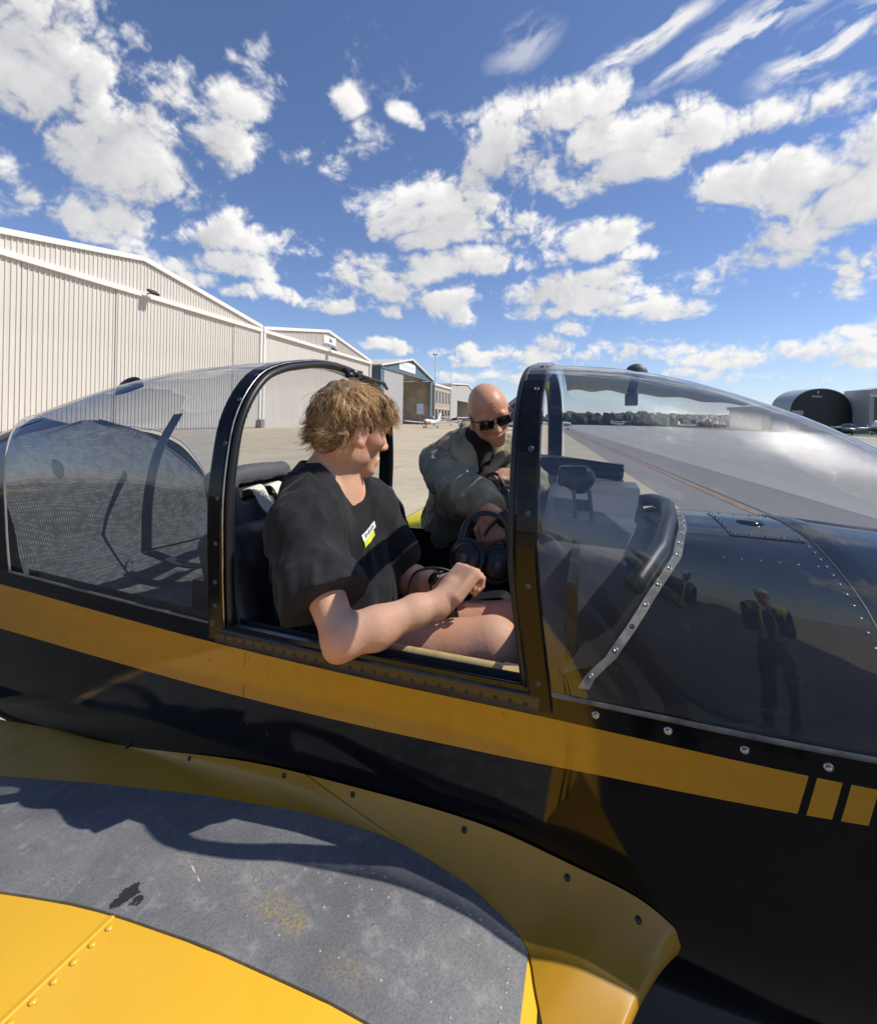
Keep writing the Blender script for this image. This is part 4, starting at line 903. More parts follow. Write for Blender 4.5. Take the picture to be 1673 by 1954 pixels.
# rectangular access panel with an oval cap on top of the deck
s0, s1 = .37, .50
m = MB(); m.grid([[deck(x, s)+deckn(x, s)*.0025 for x in np.linspace(.44, .59, 6)] for s in np.linspace(s0, .56, 8)]); APN = m.obj('access_panel', M_BLACK, AC)
pr = [deck(x, s0+.008) for x in np.linspace(.45, .58, 5)]+[deck(.447, s) for s in np.linspace(s0+.02, .55, 7)]+[deck(x, .55) for x in np.linspace(.47, .58, 4)]
rivets('panel_rivets', [p+np.array([0, 0, .0022]) for p in pr], [(0, -.2, 1)]*len(pr), .004, M_PRIV, APN)
m = MB(); c_ = deck(.515, .47)+np.array([0, 0, .003]); m.lathe([(.030, 0), (.030, .003), (0, .0035)], c_, deckn(.515, .47), 24); m.obj('filler_cap', M_BLACK, APN)
pr = [deck(x, s) for x, s in [(x_, .285) for x_ in np.linspace(.40, .57, 6)]]
rivets('deck_rivets', [p for p in pr], [(0, -.6, .8)]*len(pr), .0035, M_PRIV, AC)
# worn strip with screws along the aft edge of the deck, padded roll inside it
P = [[deck(xdeck(s)-.008+.018*u, s)+deckn(.3, s)*.003 for u in (0, .5, 1)] for s in np.linspace(.012, .988, 64)]
m = MB(); m.grid(P); ST = m.obj('deck_edge_strip', M_ALUD, AC)
for s in np.linspace(.03, .97, 24):
    m = MB(); p = deck(xdeck(s)+.001, s); n_ = deckn(.3, s); m.lathe([(.0046, .003), (.0046, .0042), (.003, .0048), (.0025, .004), (0, .004)], p, n_, 10); m.obj('screw', M_STEEL if random.random() < .6 else M_DSCREW, ST)
rp = []
for s in np.linspace(.17, .83, 50):
    p = deck(xdeck(s)-.032, s); rp.append(p+deckn(.3, s)*.022)
m = MB(); m.tube(rp, .019, 12); m.obj('padded_roll', M_RUBBER, AC)
P = [[deck(xdeck(s)-.012-.075*u, s)-np.array([0, 0, .012+.035*u]) for u in (0, .5, 1)] for s in np.linspace(.06, .94, 50)]
m = MB(); m.grid(P); m.obj('deck_return', M_LINING, AC)

# ---- windscreen
P = []
for s in S_:
    P.append([can(x, s) for x in np.concatenate([np.linspace(.03, .8, 26), np.linspace(.84, 1.15, 7)])])
m = MB(); m.grid(P); WS = m.obj('windscreen_glass', M_GLASS, AC)
m = MB(); m.grid([[can(x, 0)+np.array([0, dy, dz]) for x in np.linspace(.05, .95, 30)] for dy, dz in ((-.001, -.004), (-.0035, -.002), (-.004, .004), (-.001, .006))]); m.obj('windscreen_base_seal', simple('scuffed_metal_strip', (.16, .158, .15), .45, metal=.4, var=.4, scale=25), AC)
for x in (.142, .256, .366, .476):
    z = 1.188-.004*(x > .3); m = MB(); m.lathe([(.0068, 0), (.0066, .0016), (.004, .0022), (.0034, .001), (0, .001)], (x, side_y(x, z), z), (0, -1, .05), 14); m.obj('screw', M_STEEL, AC)

# ---- hoops (canopy arches)
SKEW = {-.7: -.065, .018: -.022}
def hoop(name, xf, w, t_out, t_in, mat, shift=None, z0=-.03):
    rows = []
    for s in np.linspace(0, 1, 71):
        x0 = xf; p = can(x0, s); e = 1e-3; tg = can(x0, min(1, s+e))-can(x0, max(0, s-e)); n_ = np.cross(tg, (1, 0, 0)); n_ /= np.linalg.norm(n_)
        if n_@(p-np.array([x0, 0, 1.4])) < 0: n_ = -n_
        if s in (0, 1): p = p+np.array([0, 0, z0])
        dx = (0 if shift is None else shift(p[2]))+SKEW[xf]*s
        rows.append([p+n_*t_out+np.array([dx-w/2, 0, 0]), p+n_*(t_out+.002)+np.array([dx-w/2+.004, 0, 0]), p+n_*(t_out+.002)+np.array([dx+w/2-.004, 0, 0]), p+n_*t_out+np.array([dx+w/2, 0, 0]), p-n_*t_in+np.array([dx+w/2, 0, 0]), p-n_*t_in+np.array([dx-w/2, 0, 0])])
    m = MB(); m.grid(rows, closed_v=True); return m.obj(name, mat, AC, smooth=False), rows
fshift = lambda z: .028*max(0, (1.45-z)/.25)**1.2
RH, rr_ = hoop('rear_hoop', -.7, .042, .004, .022, M_BLACK)
FH, fr_ = hoop('front_hoop', .018, .042, .004, .024, M_BLACK, fshift)
def hoop_line(xf, off, shift=None):
    out = []
    for s in np.linspace(0, 1, 71):
        p = can(xf, s); e = 1e-3; tg = can(xf, min(1, s+e))-can(xf, max(0, s-e)); n_ = np.cross(tg, (1, 0, 0)); n_ /= np.linalg.norm(n_)
        if n_@(p-np.array([xf, 0, 1.4])) < 0: n_ = -n_
        out.append(p+n_*off+np.array([(0 if shift is None else shift(p[2]))+(-.065 if xf < -.3 else -.022)*s, 0, 0]))
    return np.array(out)
m = MB(); m.tube(hoop_line(-.676, .003), .0022, 6); m.obj('chrome_edge', M_ALU, RH)
m = MB(); m.tube(hoop_line(-.668, -.010), .010, 8); m.obj('rubber_seal', M_RUBBER, RH)
m = MB(); m.tube(hoop_line(-.008, -.008, fshift), .009, 8); m.obj('rubber_seal', M_RUBBER, FH)
def hoop_screws(H, xf, zs, shift=None):
    for z in zs:
        zz = (z-ZG)/(crest(xf)-ZG); s = float(np.interp(zz, ARCH[:, 1], _al))/2; p = can(xf, s); p2 = can(xf, s+.004); tg = p2-p; n_ = np.cross(tg, (1, 0, 0)); n_ /= np.linalg.norm(n_)
        if n_[1] > 0: n_ = -n_
        p = p+np.array([0 if shift is None else shift(p[2]), 0, 0])
        m = MB(); m.lathe([(.0058, .0055), (.0056, .007), (.0036, .0078), (.003, .0068), (0, .0068)], p, n_, 12); m.obj('screw', M_GSCREW, H)
hoop_screws(RH, -.70, (1.80, 1.735, 1.63, 1.505, 1.40, 1.31, 1.255))
hoop_screws(FH, .018, (1.82, 1.76, 1.645, 1.53, 1.40, 1.225), fshift)
rivets('hoop_rivets', [(-.705+random.uniform(-.012, .012), side_y(-.7, 1.2)-.002, z) for z in (1.222, 1.235, 1.262, 1.29, 1.205)], [(0, -1, 0)]*5, .003, M_STEEL, RH)

# ---- latch at the top of the rear hoop
m = MB(); m.tube([(-.66, -.03, 1.858), (-.64, .05, 1.845), (-.63, .13, 1.838), (-.625, .21, 1.832), (-.63, .25, 1.815)], [.010, .009, .007, .007, .006], 8); m.box((-.65, .02, 1.85), (.035, .06, .025)); m.ell((-.645, -.02, 1.842), (.016, .018, .013)); m.obj('canopy_latch', M_BPLASTIC, AC)

# ---- sill: flange with rivets, slide rail, brass block
m = MB(); X_ = np.linspace(-.70, .045, 24)
m.grid([[(x, side_y(x, 1.19)+dy, z) for x in X_] for dy, z in ((-.0035, 1.1675), (-.0045, 1.169), (-.0045, 1.198), (-.003, 1.202), (.012, 1.203), (.018, 1.198), (.020, 1.17))]); FL = m.obj('sill_flange', simple('sill_black_worn', (.022, .017, .011), .33, var=.4, scale=40, coat=.3), AC)
rx = np.linspace(-.67, .02, 26)
rivets('flange_rivets', [(x, side_y(x, 1.19)-.0045, 1.183) for x in rx], [(0, -1, 0)]*len(rx), .0042, M_DSCREW, FL)
m = MB(); m.grid([[(x, y, z) for x in (-.70, -.35, .02)] for y, z in ((-.505, 1.195), (-.500, 1.200), (-.488, 1.200), (-.484, 1.192))]); m.obj('slide_rail', M_ALU, AC)
m = MB(); m.grid([[(x, y, z) for x in (-.36, -.2, .015)] for y, z in ((-.470, 1.196), (-.467, 1.203), (-.457, 1.203), (-.454, 1.19))]); m.obj('slide_rail', M_GOLD, AC)
m = MB(); m.grid([[(x, y, z) for x in (-.70, -.35, .02)] for y, z in ((-.520, 1.197), (-.506, 1.188), (-.483, 1.186), (-.455, 1.186), (-.44, 1.19), (-.43, 1.17))]); m.obj('rail_channel', M_RUBBER, AC)
m = MB(); m.box((-.012, -.476, 1.200), (.042, .030, .016)); BB = m.obj('brass_block', M_GOLD, AC, smooth=False)
for x in (-.023, .001):
    m = MB(); m.lathe([(.0055, 0), (.005, .003), (0, .0035)], (x, -.4915, 1.201), (0, -1, .2), 10); m.obj('screw', M_DSCREW, BB)
pr = [(-.60, 1.150), (-.60, 1.122), (-.545, 1.148), (-.545, 1.120), (-.715, 1.150), (-.715, 1.125), (-.02, 1.155), (-.02, 1.095), (-1.22, 1.15), (-1.22, 1.13), (-1.22, 1.11), (-1.22, 1.09), (-.60, 1.04), (-.60, 1.0), (-.545, 1.03), (-.545, .99), (-.66, 1.02), (-.68, 1.02), (-.70, 1.02)]
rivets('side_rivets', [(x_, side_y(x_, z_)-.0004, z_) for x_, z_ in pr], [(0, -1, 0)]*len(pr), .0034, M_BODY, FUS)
m = MB(); m.grid([[(-.612+dx, side_y(-.612, z_)-.0007, z_) for z_ in np.linspace(1.05, 1.160, 8)] for dx in (0, .0012)]); m.obj('panel_seam', M_DSCREW, FUS)
# brown chafed patch and cable clip low on the rear hoop
m = MB(); m.ell((-.708, side_y(-.7, 1.2)-.002, 1.213), (.014, .004, .022)); m.obj('chafed_patch', simple('worn_brown_primer', (.12, .075, .02), .6, var=.4, scale=60), AC)

# ---- cockpit lining, floor, rear shelf
P = [[np.array(tub(x, s))*np.array([1, .93, 1])+np.array([0, 0, .03*(1-abs(2*s-1))]) for s in np.linspace(.0, 1, 41)] for x in np.linspace(-1.55, .7, 24)]
m = MB(); m.grid(P); m.obj('cockpit_lining', M_LINING, AC)
m = MB(); m.add([(-.9, -.46, .75), (.5, -.46, .75), (.5, .46, .75), (-.9, .46, .75)], [(0, 1, 2, 3)]); m.box((-.25, 0, .86), (1.1, .10, .2)); m.obj('cockpit_floor', M_LINING, AC, smooth=False)
m = MB(); P = []
for x in np.linspace(-.78, -1.60, 14):
    P.append([(x, y*hw(x)*.93, 1.155+.025*math.sin(9*x)*math.cos(6*y)+.10*max(0, (-1.25-x)/.35)**1.5) for y in np.linspace(-1, 1, 14)])
m.grid(P); m.obj('baggage_cover', M_CLOTH, AC)
# cloth bulkhead that closes the rear of the canopy; its far edge slopes down behind the glass
BZ = [1.14, 1.25, 1.38, 1.50, 1.57, 1.63, 1.668]; BXF = [-1.47, -1.53, -1.58, -1.68, -1.75, -1.79, -1.83]; BYF = [.42, .385, .325, .265, .21, .12, .0]
rows = []; hem = []
for z in np.linspace(1.14, 1.668, 26):
    x = float(sinterp(z, BZ, BXF)); yf = float(sinterp(z, BZ, BYF)); zz = max(0, (z-ZG)/(crest(x)-ZG)); yn = -float(np.interp(zz, ARCH[:, 1], ARCH[:, 0]))*hw(x)*.965
    if z > 1.60: yn *= 1-.75*(z-1.60)/.068
    rows.append([(x-.05*math.sin(math.pi*q)*.6+.012*math.sin(q*23+z*30)*.3, yn+(yf-yn)*q, z) for q in np.linspace(0, 1, 22)]); hem.append((x, yf, z))
m = MB(); m.grid(rows); BKH = m.obj('aft_bulkhead', M_CLOTH, AC)
m = MB(); m.tube(hem, .005, 6); m.obj('hem', M_RUBBER, BKH)
# strap, cords and small box seen through the rear glass
def ribbon(pts, w, th, mat, name, parent, up=(1, 0, 0), n=24):
    pts = spline(pts, n); T = np.gradient(pts, axis=0); T /= np.linalg.norm(T, axis=1)[:, None]; rows = []
    for p, t_ in zip(pts, T):
        u = np.array(up, float); u = u-t_*(u@t_); u /= np.linalg.norm(u); v = np.cross(t_, u)
        rows.append([p+u*w/2+v*th/2, p-u*w/2+v*th/2, p-u*w/2-v*th/2, p+u*w/2-v*th/2])
    m = MB(); m.grid(rows, closed_v=True); m.f += [(0, 1, 2, 3), tuple(4*(n-1)+k for k in (3, 2, 1, 0))]; return m.obj(name, mat, parent, smooth=False)
M_STRAP_SHADOW = simple('strap_and_shadow_blue', (.014, .018, .032), .6)
ribbon([(-1.47, .06, 1.70), (-1.43, -.06, 1.56), (-1.37, -.15, 1.40), (-1.29, -.22, 1.235)], .042, .004, M_STRAP_SHADOW, 'strap_and_shadow', AC)
ribbon([(-1.29, -.22, 1.235), (-1.13, -.2, 1.20), (-.98, -.16, 1.215), (-.78, -.10, 1.27)], .04, .004, M_STRAP_SHADOW, 'strap_and_shadow', AC, up=(0, 1, 0))  # dark ribbon standing in for a shadow across the baggage cover
m = MB(); m.tube(spline([(-1.28, -.22, 1.24), (-1.1, -.2, 1.29), (-.9, -.14, 1.36), (-.74, -.08, 1.41)], 14), .003, 6); m.obj('cord', M_RUBBER, AC)
m = MB(); m.tube([(-1.245, -.33, 1.215), (-1.235, -.335, 1.235), (-1.225, -.33, 1.245), (-1.215, -.33, 1.235)], .004, 6); m.obj('tie_hook', M_STEEL, AC)
m = MB(); m.box((-.80, -.38, 1.20), (.13, .12, .13)); m.obj('baggage_box', M_BPLASTIC, AC, smooth=False)

# ---- glareshield, panel, compass, stick
def gl(x, y):   # top of the glareshield
    return 1.490-.265*max(0, (.25-y))-.10*x*max(0, .5-y)-.02*max(0, (.04-x)/.04)**2
P = []
ys = np.linspace(.40, -.165, 20)
for x in np.linspace(-.005, .285, 16):
    row = [(x, .43, 1.30), (x, .42, gl(x, .4)-.03)]+[(x, y, gl(x, y)-(.009 if .02 < y < .24 and x > .03 else 0)) for y in ys]
    row += [(x+.003, -.178, gl(x, -.165)-.008), (x+.006, -.188, gl(x, -.165)-.026), (x+.01, -.235, 1.27), (x+.012, -.30, 1.18), (x+.014, -.33, 1.05)]
    P.append(row)
m = MB(); m.grid(P); aft = [list(p) for p in P[0]]
m.grid([[(p[0]-d*.03, p[1], max(1.02, p[2]-dz)) for p in P[0]] for d, dz in ((0, 0), (-.05, .02), (-.3, .05), (-.8, .12), (-1.2, .35))]); GS = m.obj('glareshield', M_PLASTIC, AC)
m = MB(); m.box((.095, -.02, 1.175), (.02, .82, .40)); IP = m.obj('instrument_panel', M_BPLASTIC, AC, smooth=False)
for iy, iz in ((-.3, 1.26), (-.18, 1.26), (-.06, 1.26), (-.3, 1.14), (-.18, 1.14), (.1, 1.26), (.22, 1.26)):
    m = MB(); m.lathe([(.042, 0), (.042, .006), (.036, .008), (.035, .002), (0, .002)], (.085, iy, iz), (-1, 0, 0), 20); m.obj('instrument', simple('dial', (.02, .02, .02), .15) if 'dial' not in bpy.data.materials else bpy.data.materials['dial'], IP)
F_ = Field((.0, -.2, 1.40), (.25, .16, 1.64), .0035)
F_.ell((.102, -.045, 1.545), (.040, .034, .027), k=.01).box((.082, -.03, 1.546), (.030, .02, .016), rad=.012, k=.02).ell((.10, -.05, 1.523), (.026, .024, .024), k=.02)
CP = F_.obj('compass', M_BPLASTIC, AC)
m = MB(); m.tube([(.085, -.085, 1.515), (.09, -.105, 1.47), (.092, -.115, 1.445)], [.006, .005, .008], 6); m.tube([(.125, -.085, 1.515), (.132, -.105, 1.47), (.134, -.115, 1.44)], [.006, .005, .008], 6); m.box((.11, -.09, 1.475), (.035, .004, .03)); m.obj('compass_bracket', M_VINYL2, CP, smooth=False)
# electrical box on the deck behind the panel edge
m = MB(); m.box((.318, -.06, 1.425), (.02, .045, .035), rotm((0, 0, 1), .3)); m.obj('bonding_block', M_BPLASTIC, AC, smooth=False)
m = MB(); m.tube([(-.30, -.25, .76), (-.26, -.25, .95), (-.22, -.22, 1.13)], .012, 8); m.ell((-.215, -.218, 1.16), (.02, .02, .05)); m.obj('control_stick', M_BPLASTIC, AC)
# standby mirror hanging under the windscreen crest, bead outside on top
m = MB(); m.tube([(.245, 0, 1.845), (.236, -.01, 1.80), (.232, -.012, 1.785)], .012, 8); m.box((.232, -.015, 1.765), (.03, .05, .032)); m.obj('mirror_mount', M_VINYL2, AC, smooth=False)
m = MB(); m.grid([[(.245+.028*math.sin(v)*math.cos(a)*(1.1), .018*math.sin(v)*math.sin(a), crest(.245)-.004+.030*math.cos(v)) for a in np.linspace(0, 2*math.pi, 17)[:-1]] for v in np.linspace(.05, math.pi/2, 8)], closed_v=True); m.obj('air_vent', M_VINYL2, AC)
# dark tint band along the windscreen crest with a ragged lower hem
t = NT('tint_film'); nb = t.noise(30, 4); t.p(Base_Color=t.mix(t.ramp(nb, .3, .7), (.03, .037, .05), (.07, .08, .1)), Roughness=.5, Alpha=.88); M_TINT = t.m
P = []
for x in np.linspace(.045, .52, 40):
    e0 = float(np.interp(x, [0, .2, .3, .36, .45, .52], [.655, .645, .64, .62, .585, .53]))+.006*math.sin(60*x)
    P.append([can(x, s)+np.array([0, 0, -.006]) for s in np.linspace(.485, e0, 8)])
m = MB(); m.grid(P); m.obj('tint_band', M_TINT, AC)

# ---- seats
def seat(yc, dx=0.0):
    F_ = Field((-1.05+dx, yc-.27, .75), (-.20+dx, yc+.27, 1.60), .007)
    # backrest: rounded pad leaning back, side bolsters
    for z0, z1, hw_, th in ((.95, 1.42, .20, .045),):
        a = np.array([-.66+dx, yc, .98]); b = np.array([-.79+dx, yc, 1.40])
        F_.box((a+b)/2-np.array([0, 0, .015]), (.030, .160, .20), frame((b-a)@np.array([[0, 0, -1], [0, 1, 0], [1, 0, 0]]), (0, 0, 1)) if False else rotm((0, 1, 0), -.30), rad=.035, k=.02)
    for s_ in (-1, 1): F_.chain([(-.60+dx, yc+s_*.185, .96), (-.665+dx, yc+s_*.19, 1.12), (-.735+dx, yc+s_*.18, 1.30), (-.762+dx, yc+s_*.12, 1.37)], [.04, .05, .045, .035], k=.03)
    F_.box((-.45+dx, yc, .93), (.21, .185, .02), rotm((0, 1, 0), -.14), rad=.04, k=.02)
    for s_ in (-1, 1): F_.chain([(-.64+dx, yc+s_*.2, .95), (-.28+dx, yc+s_*.2, .99)], [.04, .035], k=.02)
    return F_
NS = empty('seat', (0, 0, 0)); NS.parent = AC
seat(-.27).obj('cushion', M_VINYL, NS)
F_ = Field((-1.0, -.50, 1.34), (-.70, .0, 1.60), .006)
# head restraint: a moulded shell with a slot that the belts come through
hc = np.array([-.825, -.25, 1.445]); HRm = rotm((0, 1, 0), -.26)
F_.box(hc, (.012, .128, .078), HRm, rad=.030, k=.01)
F_.chain([hc+HRm@np.array([.010, y_, .082-.03*abs(y_/.13)**3]) for y_ in np.linspace(-.132, .132, 9)], [.023]*9, .015); F_.chain([hc+HRm@np.array([.010, -.140, .04]), hc+HRm@np.array([.008, -.135, -.05])], [.024, .022], .02); F_.chain([hc+HRm@np.array([.010, .140, .04]), hc+HRm@np.array([.008, .135, -.05])], [.024, .022], .02)
F_.box(hc+HRm@np.array([.03, .005, .032]), (.03, .095, .014), HRm, rad=.010, k=.012, mode='sub')
F_.obj('head_restraint', M_VINYL2, NS)
hp_ = lambda x_, y_, z_: hc+HRm@np.array([x_, y_, z_])
m = MB(); m.box(hp_(.012, .0, .032), (.012, .19, .03), HRm); m.obj('slot_liner', M_LINING, NS, smooth=False)
ribbon([hp_(.016, -.045, .040), hp_(.048, -.040, .034), hp_(.058, -.025, -.02), hp_(.090, .0, -.085), (-.700, -.235, 1.325)], .046, .003, M_BELT, 'seat_belt', NS, up=(0, 1, .15))
ribbon([hp_(.016, .040, .040), hp_(.048, .044, .034), hp_(.060, .062, -.01), hp_(.090, .095, -.055), (-.690, -.130, 1.345)], .046, .003, M_BELT, 'seat_belt', NS, up=(0, 1, .15))
FS = empty('seat', (0, 0, -.04)); FS.parent = AC
seat(.27, .05).obj('cushion', M_VINYL, FS)
F_ = Field((-.95, .05, 1.30), (-.5, .5, 1.56), .007); F_.box((-.73, .24, 1.35), (.02, .08, .05), rotm((0, 1, 0), -.25), rad=.03, k=.02); F_.obj('head_restraint', M_VINYL, FS)

# ---- wings
AFX = np.array([0, .004, .012, .03, .08, .2, .35, .55, .8, 1.1, 1.4, 1.72])/1.72
AFU = np.array([0, .018, .032, .052, .082, .118, .137, .145, .135, .105, .06, .002])
AFL = np.array([0, -.014, -.022, -.034, -.05, -.066, -.072, -.07, -.058, -.04, -.02, -.002])
def wle(y): return .165-.055*(y-.6)
def wch(y): return 1.80-.24*(y-.6)
def wz(x, y):
    """upper wing surface (y counted outboard)"""
    c = wch(y); q = (wle(y)-x)/c; k = c/1.72
    return .752+.112*(y-.6)+float(np.interp(np.clip(q, 0, 1), AFX, AFU))*k-.055*max(0, -.1-x)
def wing(side):
    rows = []
    for y in np.concatenate([np.linspace(.45, 1.2, 8), [1.5, 1.97, 2.03], np.linspace(2.4, 3.7, 4), [3.8]]):
        c = wch(y); k = c/1.72; z0 = .752+.112*(y-.6); th = 1 if y < 3.75 else .4
        qu = np.concatenate([np.linspace(0, .1, 9)**1.0*np.linspace(0, 1, 9)**.6, np.linspace(.13, 1, 26)])
        U = [(wle(y)-q*c, side*y, z0+th*float(np.interp(q, AFX, AFU))*k-.055*max(0, -.1-(wle(y)-q*c))) for q in qu]; Lw = [(wle(y)-q*c, side*y, z0+th*float(np.interp(q, AFX, AFL))*k-.055*max(0, -.1-(wle(y)-q*c))) for q in qu[::-1][:-1]]
        rows.append([(max(p[0], -.98), p[1], p[2]) for p in U+Lw] if side > 0 and y < 2.0 else U+Lw)
    m = MB(); n_ = len(rows[0]); m.grid(rows, closed_v=True); m.f.append(tuple(range((len(rows)-1)*n_, len(rows)*n_)))
    return m.obj('wing', M_YEL, AC)
WG = wing(-1)
M_YEL = simple('lemon_yellow_paint', (.80, .66, .03), .35, var=.05, coat=.2); WG2 = wing(1)
M_YEL = WG.data.materials[0]
def walk(side, parent):
    rows = []
    for x in np.linspace(-1.5 if side < 0 else -.95, .045, 50):
        y0 = .56; y1 = .852+.10*max(0, -.55-x)**1.5
        rows.append([(x, side*y, wz(x, y)+.0035) for y in np.linspace(y0, y1, 12)])
    m = MB(); m.grid(rows); e = rows
    m.grid([[(p[0], p[1]-side*-.0004, p[2]) for p in r[-1:]]+[(r[-1][0], r[-1][1]+side*.0006, r[-1][2]-.0036)] for r in rows])
    m.grid([[p for p in rows[-1]], [(p[0]+.0006, p[1], p[2]-.0036) for p in rows[-1]]])
    return m.obj('walkway', M_WALK, parent)
WK = walk(-1, WG); walk(1, WG2)
# rivets on the wing: along the skin lap, and rows on the walkway
def wn(x, y): 
    a = np.array([.01, 0, wz(x+.005, y)-wz(x-.005, y)]); b = np.array([0, -.01, wz(x, y+.005)-wz(x, y-.005)]); n_ = np.cross(b, a); n_ /= np.linalg.norm(n_); return n_ if n_[2] > 0 else -n_
def wr(name, pts, r, mat, parent, up=.0):
    rivets(name, [(x, -y, wz(x, y)+up) for x, y in pts], [wn(x, y) for x, y in pts], r, mat, parent)
wr('lap_rivets', [(-.575, y) for y in np.arange(.87, 1.3, .026)], .0055, M_YEL, WG, .001)
m = MB(); m.grid([[(x, -y, wz(x, y)+h) for y in np.linspace(.85, 2.4, 24)] for x, h in ((-.60, -.001), (-.588, .0018), (-.586, .0018), (-.585, .0002))]); m.obj('skin_lap', M_YEL, WG)
rj = random.Random(5)
rowp = [(x, .800+.004*math.sin(x*20)) for x in np.arange(-.55, .0, .034)]+[(x, .69) for x in np.arange(-.42, .0, .026)]+[(x, .825) for x in np.arange(-.80, -.6, .03)]+[(.02, y) for y in np.arange(.64, .85, .018)]+[(x, .74) for x in np.arange(-.5, -.1, .045)]+[(x, .655) for x in np.arange(-.36, .0, .022)]
M_RIV = simple('scuffed_rivet', (.26, .26, .26), .5, metal=.3, var=.5, scale=90)
wr('walkway_rivets', [(x+rj.uniform(-.003, .003), y+rj.uniform(-.003, .003)) for x, y in rowp if rj.random() < .75], .0032, M_RIV, WK, .0026)

# ---- wing root fillet
UX = [-1.8, -1.61, -1.35, -1.025, -.607, -.296, -.056, .115, .21, .268, .279]
UZ = [.70, .722, .772, .826, .915, .941, .941, .914, .895, .863, .842]
WL = [(-1.75, .60), (-1.4, .605), (-1.05, .605), (-.8, .597), (-.557, .587), (-.278, .577), (-.109, .600), (-.02, .622), (.04, .648), (.062, .70), (.082, .76), (.098, .83), (.105, .90)]
def fillet():
    n = 70; us = np.linspace(0, 1, n); ux = np.interp(us, np.linspace(0, 1, len(UX)), UX)
    U = spline([(x, min(side_y(x, z), -.935*float(hw(x)))-.004, z) for x, z in zip(UX, UZ)], n)
    W0 = spline([(x, -y, 0) for x, y in WL], n)
    # match by arc so that the walkway's front corner falls near the start of the nose
    rows = []
    for i in range(n):
        u_ = U[i]; w_ = W0[i].copy(); w_[2] = wz(w_[0], -w_[1])+.005
        row = []; 
        sag = .30 if w_[0] < .0 else .30+.10*min(1, (w_[0])/.09)
        corner = np.array([(u_[0]+w_[0])/2, u_[1]*.80+w_[1]*.20, w_[2]*.92+u_[2]*.08])
        for q in np.linspace(0, 1, 14):
            p = (1-q)**2*u_+2*q*(1-q)*((1-sag*2)*(u_+w_)/2+sag*2*corner)+q*q*w_
            row.append(p)
        rows.append(row)
    # roll the nose under: from the leading curve of the last row back below the wing
    last = rows[-1]
    for k, (dx, dz) in enumerate(((.004, -.012), (.000, -.026), (-.012, -.042), (-.04, -.062), (-.10, -.085))):
        rows.append([p+np.array([dx, 0, dz]) for p in last])
    return rows
FR = fillet()
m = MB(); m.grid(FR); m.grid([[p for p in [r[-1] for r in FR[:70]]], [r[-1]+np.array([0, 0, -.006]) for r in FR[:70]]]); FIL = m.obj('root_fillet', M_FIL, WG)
for k in (14, 20, 24, 29, 33, 40, 48, 58):
    p = FR[k][2]; n_ = np.cross(FR[k+1][2]-FR[k][2], FR[k][3]-FR[k][1]); n_ /= np.linalg.norm(n_); n_ = n_ if n_[1] < 0 else -n_; m = MB(); m.lathe([(.0055, 0), (.0053, .0012), (0, .0016)], p, n_, 12); m.obj('screw', M_DSCREW, FIL)
# small lap where two lengths of fillet meet
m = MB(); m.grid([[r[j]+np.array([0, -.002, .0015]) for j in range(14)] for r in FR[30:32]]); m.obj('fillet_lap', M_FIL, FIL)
# rivet line where the leading edge skin ends
m = MB()
for d in (.0, .012):
    m.tube([(.075-d+.012*math.sin((y-.62)*6), -y, wz(.075-d, y)+.0015) for y in np.linspace(.62, 1.3, 24)], .0016, 5)
m.obj('leading_edge_seam', M_DSCREW, WG)
# landing gear out of sight below the wing still carries the aircraft
for s in (-1, 1):
    m = MB(); m.tube([(-.62, s*.75, .75), (-.62, s*1.15, .22)], .03, 8); m.obj('gear_leg', M_BLACK, AC)
    m = MB(); m.lathe([(0, -.08), (.12, -.09), (.2, -.05), (.2, .05), (.12, .09), (0, .08)], (-.62, s*1.22, .2), (0, 1, 0), 20); m.obj('wheel', M_RUBBER, AC)
m = MB(); m.tube([(1.05, 0, .66), (1.12, 0, .2)], .03, 8); m.obj('gear_leg', M_BLACK, AC)
m = MB(); m.lathe([(0, -.07), (.1, -.08), (.17, -.04), (.17, .04), (.1, .08), (0, .07)], (1.12, 0, .17), (0, 1, 0), 20); m.obj('wheel', M_RUBBER, AC)

# ================================================================ people
def skin(name, col, red=.12, gloss=0.0):
    t = NT(name); n = t.noise(14, 5, .65); n2 = t.noise(160, 3, .6)
    c2 = (col[0]*1.02, col[1]*(1-red), col[2]*(1-red)); c3 = (col[0]*.9, col[1]*.86, col[2]*.84)
    b = t.mix(t.ramp(n, .35, .7), col, c2); b = t.mix(t.ramp(n2, .5, .75, 0, .45), b, c3)
    t.p(Base_Color=b, Roughness=t.ramp(n2, .3, .7, .50-gloss, .66-gloss), Subsurface_Weight=.12, Subsurface_Scale=.008, Normal=t.bump(n2, .3, .0015, t.bump(t.noise(55, 4, .6), .25, .004)))
    t.b.inputs['Subsurface Radius'].default_value = (1.0, .35, .2); t.b.inputs['Specular IOR Level'].default_value = .3
    return t.m
def cloth(name, col, var=.2, weave=900, rough=.9, fade=None, wr=9):
    t = NT(name); n = t.noise(7, 5, .6); w = t.noise(weave, 2, .5); f = t.noise(wr, 5, .65, .6)
    c2 = fade or tuple(c*1.5 for c in col)
    b = t.mix(t.ramp(n, .3, .75), tuple(c*(1-var) for c in col), c2)
    t.p(Base_Color=b, Roughness=rough, Normal=t.bump(w, .25, .0008, t.bump(f, .35, .012)), Sheen_Weight=.08)
    t.b.inputs['Specular IOR Level'].default_value = .25; return t.m
M_SKIN1 = skin('fair_skin', (.70, .405, .262)); M_SKIN2 = skin('tanned_skin', (.60, .33, .20), gloss=.16)
M_TSHIRT = cloth('black_tshirt_cotton', (.011, .011, .012), fade=(.024, .024, .026))
M_SHORTS = cloth('black_shorts', (.012, .012, .014))
